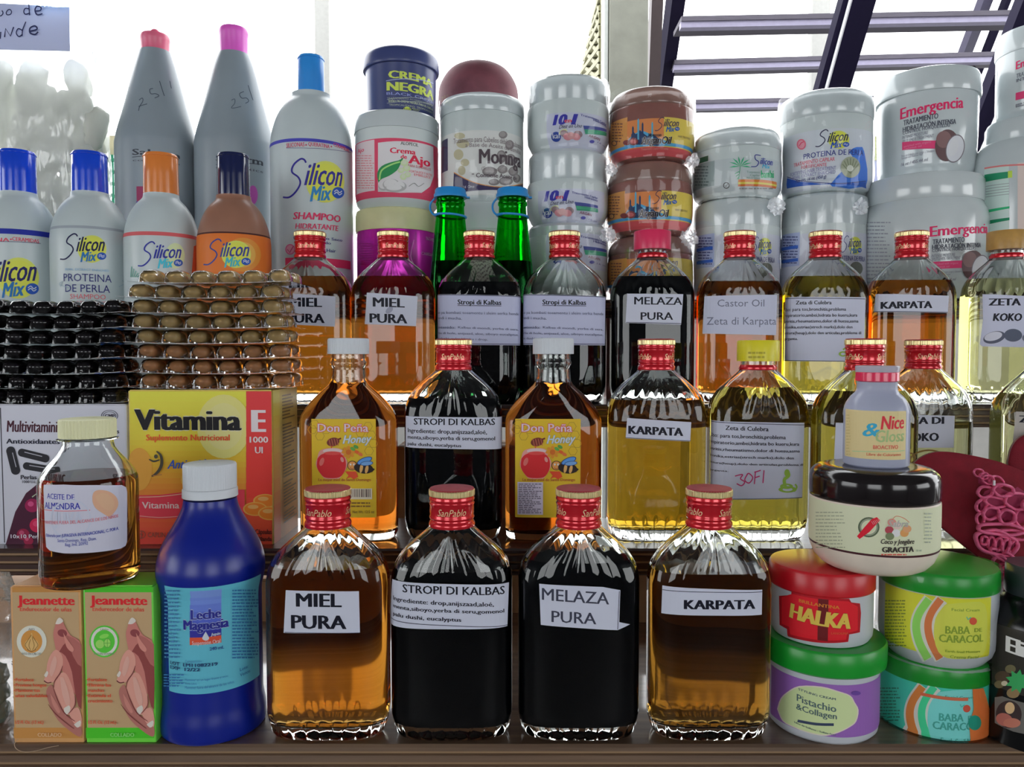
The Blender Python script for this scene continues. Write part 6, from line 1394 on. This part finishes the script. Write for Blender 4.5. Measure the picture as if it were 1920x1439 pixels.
def crumple_bag(name, cx, y0, y1, hw, d, dep, zb, label, m, seed, amp=0.004, group=None, rows=44, seg=120):
    x0 = P(cx, (y0 + y1) / 2, d).x; h = P(cx, y0, d).z - zb; r = thing(name, (x0, d, zb), label, 'bag'); W_ = hw / F * d
    bm = bmesh.new(); rings = []
    for j in range(rows + 1):
        t = j / rows; z = h * t; f = min(1, 0.75 + t * 4) * (1 if t < 0.86 else 1 - (t - 0.86) * 1.1)
        fd = (1 if t < 0.75 else 1 - (t - 0.75) * 2.6)
        rg = []
        for i in range(seg):
            a = 2 * math.pi * i / seg; c, s = math.cos(a), math.sin(a); x = math.copysign(abs(c) ** 0.6, c) * W_ * f; y = math.copysign(abs(s) ** 0.7, s) * dep * fd
            n = abs(noise.noise(Vector((x * 60 + seed, y * 60, z * 22)))) * amp + noise.noise(Vector((x * 160, y * 160 + seed, z * 60))) * amp * 0.35
            L_ = math.hypot(x, y) or 1; rg.append(bm.verts.new((x + x / L_ * n, y + y / L_ * n, z)))
        rings.append(rg)
    for a, b in zip(rings, rings[1:]):
        for i in range(seg): bm.faces.new((a[i], a[(i + 1) % seg], b[(i + 1) % seg], b[i]))
    finish('film', bm, m, r, ang=70); return r
crumple_bag('plastic_bag', 88, 92, 560, 108, 0.852, 0.032, Z4 + 0.0005, 'tall clear plastic bag filled with pale root lumps, behind the blue-capped shampoo', film_mat('bag_film', refl=0.55, bump=1.0, scale=55, haze=0.24, rough=0.10, stretch=(1, 1, 0.4)), 3)
r = thing('paper_sign', P(40, 95, 0.812), 'white paper sign with black handwriting, fixed over the bag of pale lumps', 'sign')
bm = bmesh.new(); n = 14; o_ = P(40, 95, 0.812); A_ = []
for i in range(n + 1):
    t = i / n; px = -60 + t * 190; dd = 0.812 + 0.004 * math.sin(t * 4)
    a = P(px, 3 + t * 10 if t < .8 else 13, dd) - o_; b = P(px + 1, 92 + t * 4, dd) - o_; A_.append((bm.verts.new(a), bm.verts.new(b), bm.verts.new(b + Vector((0, 0.0004, 0))), bm.verts.new(a + Vector((0, 0.0004, 0)))))
for a, b in zip(A_, A_[1:]):
    for j in range(4): bm.faces.new((a[j], a[(j + 1) % 4], b[(j + 1) % 4], b[j]))
pap = finish('paper', bm, milky_mat('blue_grey_paper', (176, 182, 204), 0.22, 0.6), r, ang=60)
class SignSurf(FlatSurf):
    def y(s, x, z):
        t = ((P(40, 95, 0.812).x + x) / 0.812 * F + 960 + 60) / 190; return 0.004 * math.sin(t * 4)
    def pos(s, u, z, off): return Vector((u, s.y(u, z) - off, z))
A = Art(SignSurf(o_.x, 0.812, o_.z)); A.s.step = 0.002; HB = (30, 34, 70)
A.line([(4, 20), (6, 25), (2, 30), (-4, 29)], 2, HB, 4); A.line([(-6, 8), (-5, 30)], 2, HB); A.line([(15, 19), (12, 24), (14, 28), (20, 27), (22, 22), (19, 18), (15, 19)], 1.8, HB, 4)
A.line([(54, 5), (56, 29)], 2, HB); A.line([(55, 17), (48, 16), (45, 22), (48, 27), (55, 25)], 2, HB, 4); A.line([(67, 21), (76, 20), (77, 14), (70, 12), (66, 19), (70, 28), (80, 26)], 2.6, HB, 4)
A.line([(2, 60), (1, 73)], 2, HB); A.line([(9, 70), (11, 54), (20, 68), (26, 51)], 2.4, HB); A.line([(49, 41), (43, 56), (42, 68)], 2, HB, 4); A.line([(43, 58), (35, 54), (31, 62), (36, 69), (43, 64)], 2, HB, 4)
A.line([(57, 59), (70, 55), (66, 49), (57, 53), (57, 62), (66, 65), (72, 60)], 2.8, HB, 4); A.build(pap, off=0.0003)
# pale blue frill of a bag hanging above
r = thing('hanging_bag', P(112, 10, 0.80), 'hem of a pale blue plastic bag hanging in at the top above the paper sign', 'bag')
bm = bmesh.new(); o_ = P(112, 10, 0.80); prev = None
for i in range(91):
    t = i / 90; px = 35 + t * 145; yy = 12 - 9 * (2 * t - 1) ** 2 + 2 * math.sin(i * 1.3); dd = 0.80 + 0.006 * math.sin(i * 0.9)
    c_ = [bm.verts.new(P(px, yy, dd) - o_), bm.verts.new(P(px + 2, yy - 22, dd + 0.004) - o_), bm.verts.new(P(px + 5, yy - 60, 0.805) - o_)]
    if prev: bm.faces.new((prev[0], c_[0], c_[1], prev[1])); bm.faces.new((prev[1], c_[1], c_[2], prev[2]))
    prev = c_
finish('film', bm, film_mat('blue_film', tint=(0.62, 0.80, 0.92), refl=0.4, bump=0.4, scale=80, haze=0.25), r)
# basket between the lumps and the conical bottle
r = thing('plastic_basket', (P(206, 400, 0.93).x, 0.895, Z4), 'green perforated plastic basket with beige rim, seen past the grey conical bottle', 'basket')
zt = P(206, 256, 0.90).z - Z4; gm = mat('basket_green', (50, 140, 110), 0.45); W2 = 0.05; 
bm = bmesh.new(); z1_ = P(206, 292, 0.90).z - Z4; box_bm(bm, -0.004, 2 * W2, 0, 0.003, z1_, zt, 0.0008); finish('rim', bm, mat('beige_plastic', (190, 180, 150), 0.5), r)
st_ = 0.0138; z = z1_ - 0.004; k_ = 0
while z > 0.0:
    bm = bmesh.new(); box_bm(bm, -0.004, 2 * W2, 0, 0.002, z - 0.004, z, 0.0006); finish('slat', bm, gm, r); z -= st_
for i in range(9):
    bm = bmesh.new(); x = -0.0035 + i * 0.0118; box_bm(bm, x, x + 0.0032, 0.0004, 0.0018, 0, z1_, 0.0005); finish('rib', bm, gm, r)

# ------------------------------------------------------------------ dark red felt pads and the pink foam trim
def felt(name, pts, d, lean, label, m, th=0.004, bulge=0.004):
    cx = sum(p[0] for p in pts) / len(pts); cy = sum(p[1] for p in pts) / len(pts); o_ = P(cx, cy, d)
    def dep(px, py): return d + lean * (1060 - py) / 240 + bulge * (((px - cx) / 120) ** 2)
    r = thing(name, o_, label, 'felt pad'); q = crv(list(pts) + [pts[0]], 6)[:-1]; bm = bmesh.new(); R = []
    for f, back in ((0.0, 0), (0.35, 0), (0.7, 0), (0.94, 0), (1.0, 0.3), (1.0, 0.8), (0.96, 1.0)):
        rg = []
        for px, py in q:
            x, y = cx + (px - cx) * max(f, 0.02), cy + (py - cy) * max(f, 0.02); v = P(x, y, dep(x, y)) - o_; v.y += th * back; rg.append(bm.verts.new(v))
        R.append(rg)
    n = len(q)
    for j, (a, b) in enumerate(zip(R, R[1:])):
        for i in range(n):
            f = bm.faces.new((a[i], b[i], b[(i + 1) % n], a[(i + 1) % n])); f.material_index = 1 if j >= 4 else 0
    bm.faces.new(R[0]); bm.faces.new(R[-1]).material_index = 1
    bmesh.ops.recalc_face_normals(bm, faces=bm.faces[:])
    finish('pad', bm, [m, mat('felt_edge', (110, 84, 80), 0.8)], r, ang=60); return r
fm = mat('dark_red_felt', (98, 8, 24), 0.85, noise_amt=0.12, scale=120, bump=0.3, bscale=900)
felt('felt_pad', [(1702, 905), (1714, 872), (1740, 853), (1775, 848), (1830, 856), (1890, 872), (1950, 905), (1985, 980), (1995, 1120), (1985, 1290), (1940, 1308), (1905, 1280), (1893, 1130), (1850, 1062), (1805, 1022), (1760, 985), (1715, 950)], 0.530, 0.012, 'dark red felt pad leaning behind the green-lidded jars, holding the pink foam trim', fm)
felt('felt_pad', [(1892, 868), (1900, 838), (1920, 818), (1960, 812), (1992, 850), (1996, 960), (1975, 1040), (1930, 1042), (1905, 960)], 0.553, 0.004, 'second dark red felt pad showing only a corner behind the pink foam trim', fm)
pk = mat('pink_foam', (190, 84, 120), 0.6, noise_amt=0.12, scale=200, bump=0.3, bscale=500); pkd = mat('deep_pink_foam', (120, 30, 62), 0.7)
o_ = P(1880, 990, 0.520); r = thing('foam_trim', o_, 'ruffled pink foam trim of many loops lying on the dark red felt', 'trim')
loops = [(1835, 887, 9, 7, 10, 1.6), (1845, 893, 8, 6, 0, 1.6), (1853, 900, 11, 8, 15, 1.8), (1868, 903, 14, 9, 20, 2.0), (1847, 923, 14, 10, -10, 2.6), (1881, 920, 19, 11, 8, 2.8), (1866, 942, 20, 9, 12, 2.6), (1906, 940, 22, 15, 10, 2.8), (1932, 950, 16, 12, 30, 2.8), (1840, 949, 9, 12, 20, 2.6),
         (1858, 963, 15, 11, -12, 2.8), (1888, 970, 15, 13, 10, 3.0), (1918, 972, 16, 17, 0, 3.0), (1838, 974, 7, 11, 0, 2.4), (1877, 993, 44, 10, 4, 3.2), (1900, 1003, 30, 8, 8, 3.0), (1868, 1018, 40, 22, 14, 3.4), (1846, 1014, 6, 8, 0, 2.2), (1858, 1018, 6, 11, 10, 2.4), (1872, 1021, 6, 12, 15, 2.4), (1886, 1024, 6, 13, 18, 2.4), (1899, 1026, 6, 12, 20, 2.4),
         (1880, 1042, 26, 8, 24, 3.0), (1875, 1056, 14, 12, 20, 2.8), (1886, 1066, 13, 8, 10, 2.6), (1876, 1080, 14, 6, -4, 2.4), (1893, 1084, 12, 8, 10, 2.6), (1888, 1100, 15, 12, 0, 2.6)]
for i, (px, py, rx, ry, rot, tw) in enumerate(loops):
    ca, sa = math.cos(math.radians(rot)), math.sin(math.radians(rot)); dd = 0.5205 - 0.0012 * (i % 3); c0 = P(px, py, dd); bm = bmesh.new(); pts = []
    for k_ in range(40):
        a = 2 * math.pi * k_ / 40; wv = 1 + 0.05 * math.sin(a * 5 + i); x, y = rx * wv * math.cos(a), ry * wv * math.sin(a)
        pts.append(P(px + x * ca - y * sa, py + x * sa + y * ca, dd + 0.0006 * math.sin(a * 4 + i)) - c0)
    tube_bm(bm, pts, tw * 1.0 * dd / F, 8, True)
    for v in bm.verts: v.co.y *= 1.7
    finish('loop', bm, pk, r, loc=c0 - o_, ang=80)
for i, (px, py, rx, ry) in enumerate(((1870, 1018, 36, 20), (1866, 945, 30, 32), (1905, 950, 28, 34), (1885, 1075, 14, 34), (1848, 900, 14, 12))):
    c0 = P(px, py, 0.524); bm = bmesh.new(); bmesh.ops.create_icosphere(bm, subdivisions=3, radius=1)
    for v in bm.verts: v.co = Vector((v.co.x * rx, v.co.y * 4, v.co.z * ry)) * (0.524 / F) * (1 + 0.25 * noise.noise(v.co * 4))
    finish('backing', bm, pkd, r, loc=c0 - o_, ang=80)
bm = bmesh.new(); c0 = P(1864, 906, 0.5155); box_bm(bm, -0.0008, 0.0008, -0.0005, 0.0005, -0.0018, 0.0018, 0.0003); finish('clear_bead', bm, mat('bead', (220, 210, 216), 0.15), r, loc=c0 - o_)
# brown wire hoops beside the black lid
for cx_, cy_, rx, ry, rot, lb in ((1694, 862, 22, 13, -12, 'small brown wire hoop beside the frosted bottle foot'), (1738, 862, 32, 17, -6, 'larger brown wire hoop rising over the dark red felt pad')):
    c0 = P(cx_, cy_, 0.552); bm = bmesh.new(); ca, sa = math.cos(math.radians(rot)), math.sin(math.radians(rot))
    tube_bm(bm, [P(cx_ + rx * math.cos(a) * ca - ry * math.sin(a) * sa, cy_ + rx * math.cos(a) * sa + ry * math.sin(a) * ca, 0.552) - c0 for a in [2 * math.pi * i / 40 for i in range(40)]], 0.0006, 8, True)
    o = finish('wire_hoop', bm, mat('brown_wire', (120, 96, 56), 0.35, metal=0.4), loc=c0); tag(o, lb, 'hoop')

# ------------------------------------------------------------------ small bag at the lower left, thread, film knots
crumple_bag('plastic_bag', -8, 1078, 1372, 27, 0.485, 0.018, Z1 + 0.0003, 'crumpled clear bag with green contents beside the orange-banded carton', film_mat('small_bag_film', refl=0.6, bump=1.0, scale=90, haze=0.05, rough=0.08), 9, amp=0.003, rows=40, seg=80)
gl_ = milky_mat('green_filling', (30, 60, 52), 0.1, 0.5)
for i, (py, s_) in enumerate(((1335, 0.0065), (1300, 0.006), (1265, 0.006))):
    me = lump_mesh(20 + i, s_, s_, 0.0065, gl_); o = bpy.data.objects.new('green_lump', me); COL.objects.link(o); o.location = P(-4, py, 0.485); tag(o, 'dull green lump inside the crumpled clear bag', 'herb', 'green lumps in the small bag')
o_ = P(60, 1390, 0.4545); bm = bmesh.new()
tube_bm(bm, [P(x, y, 0.4543) - o_ for x, y in crv([(34, 1387), (27, 1396), (32, 1406), (48, 1411), (70, 1408), (92, 1402), (110, 1399)], 6)], 0.00016, 6)
o = finish('loose_thread', bm, mat('thread', (150, 130, 110), 0.7), loc=o_); tag(o, 'thin pale thread curling over the front board below the carton', 'thread')
knot = film_mat('knot_film', refl=1.0, bump=0.6, scale=120, haze=0.25, rough=0.1)
def film_knot(px, py, d, s_, seed):
    p = P(px, py, d); best = None
    for o in bpy.data.objects:
        if o.name.startswith('cream_jar') and o.parent is None:
            dd = abs(o.location.x - p.x) + abs(o.location.z + 0.04 - p.z)
            if best is None or dd < best[0]: best = (dd, o)
    bm = bmesh.new(); bmesh.ops.create_icosphere(bm, subdivisions=3, radius=1)
    for v in bm.verts:
        n = 0.45 + 1.1 * abs(noise.noise(v.co * 2.6 + Vector((seed, 0, 0)))) ** 0.7; v.co = v.co * n * s_; v.co.y *= 0.5
    finish('film_knot', bm, knot, best[1], loc=p - best[1].location, smooth=False)
for a in ((1140, 440, 0.775, 0.008, 1), (1292, 446, 0.775, 0.009, 2), (1457, 388, 0.775, 0.009, 3), (1300, 302, 0.785, 0.007, 4), (1613, 388, 0.775, 0.008, 5), (1146, 318, 0.785, 0.006, 6)): film_knot(*a)

bpy.data.objects.remove(_to); bpy.data.curves.remove(_tc)
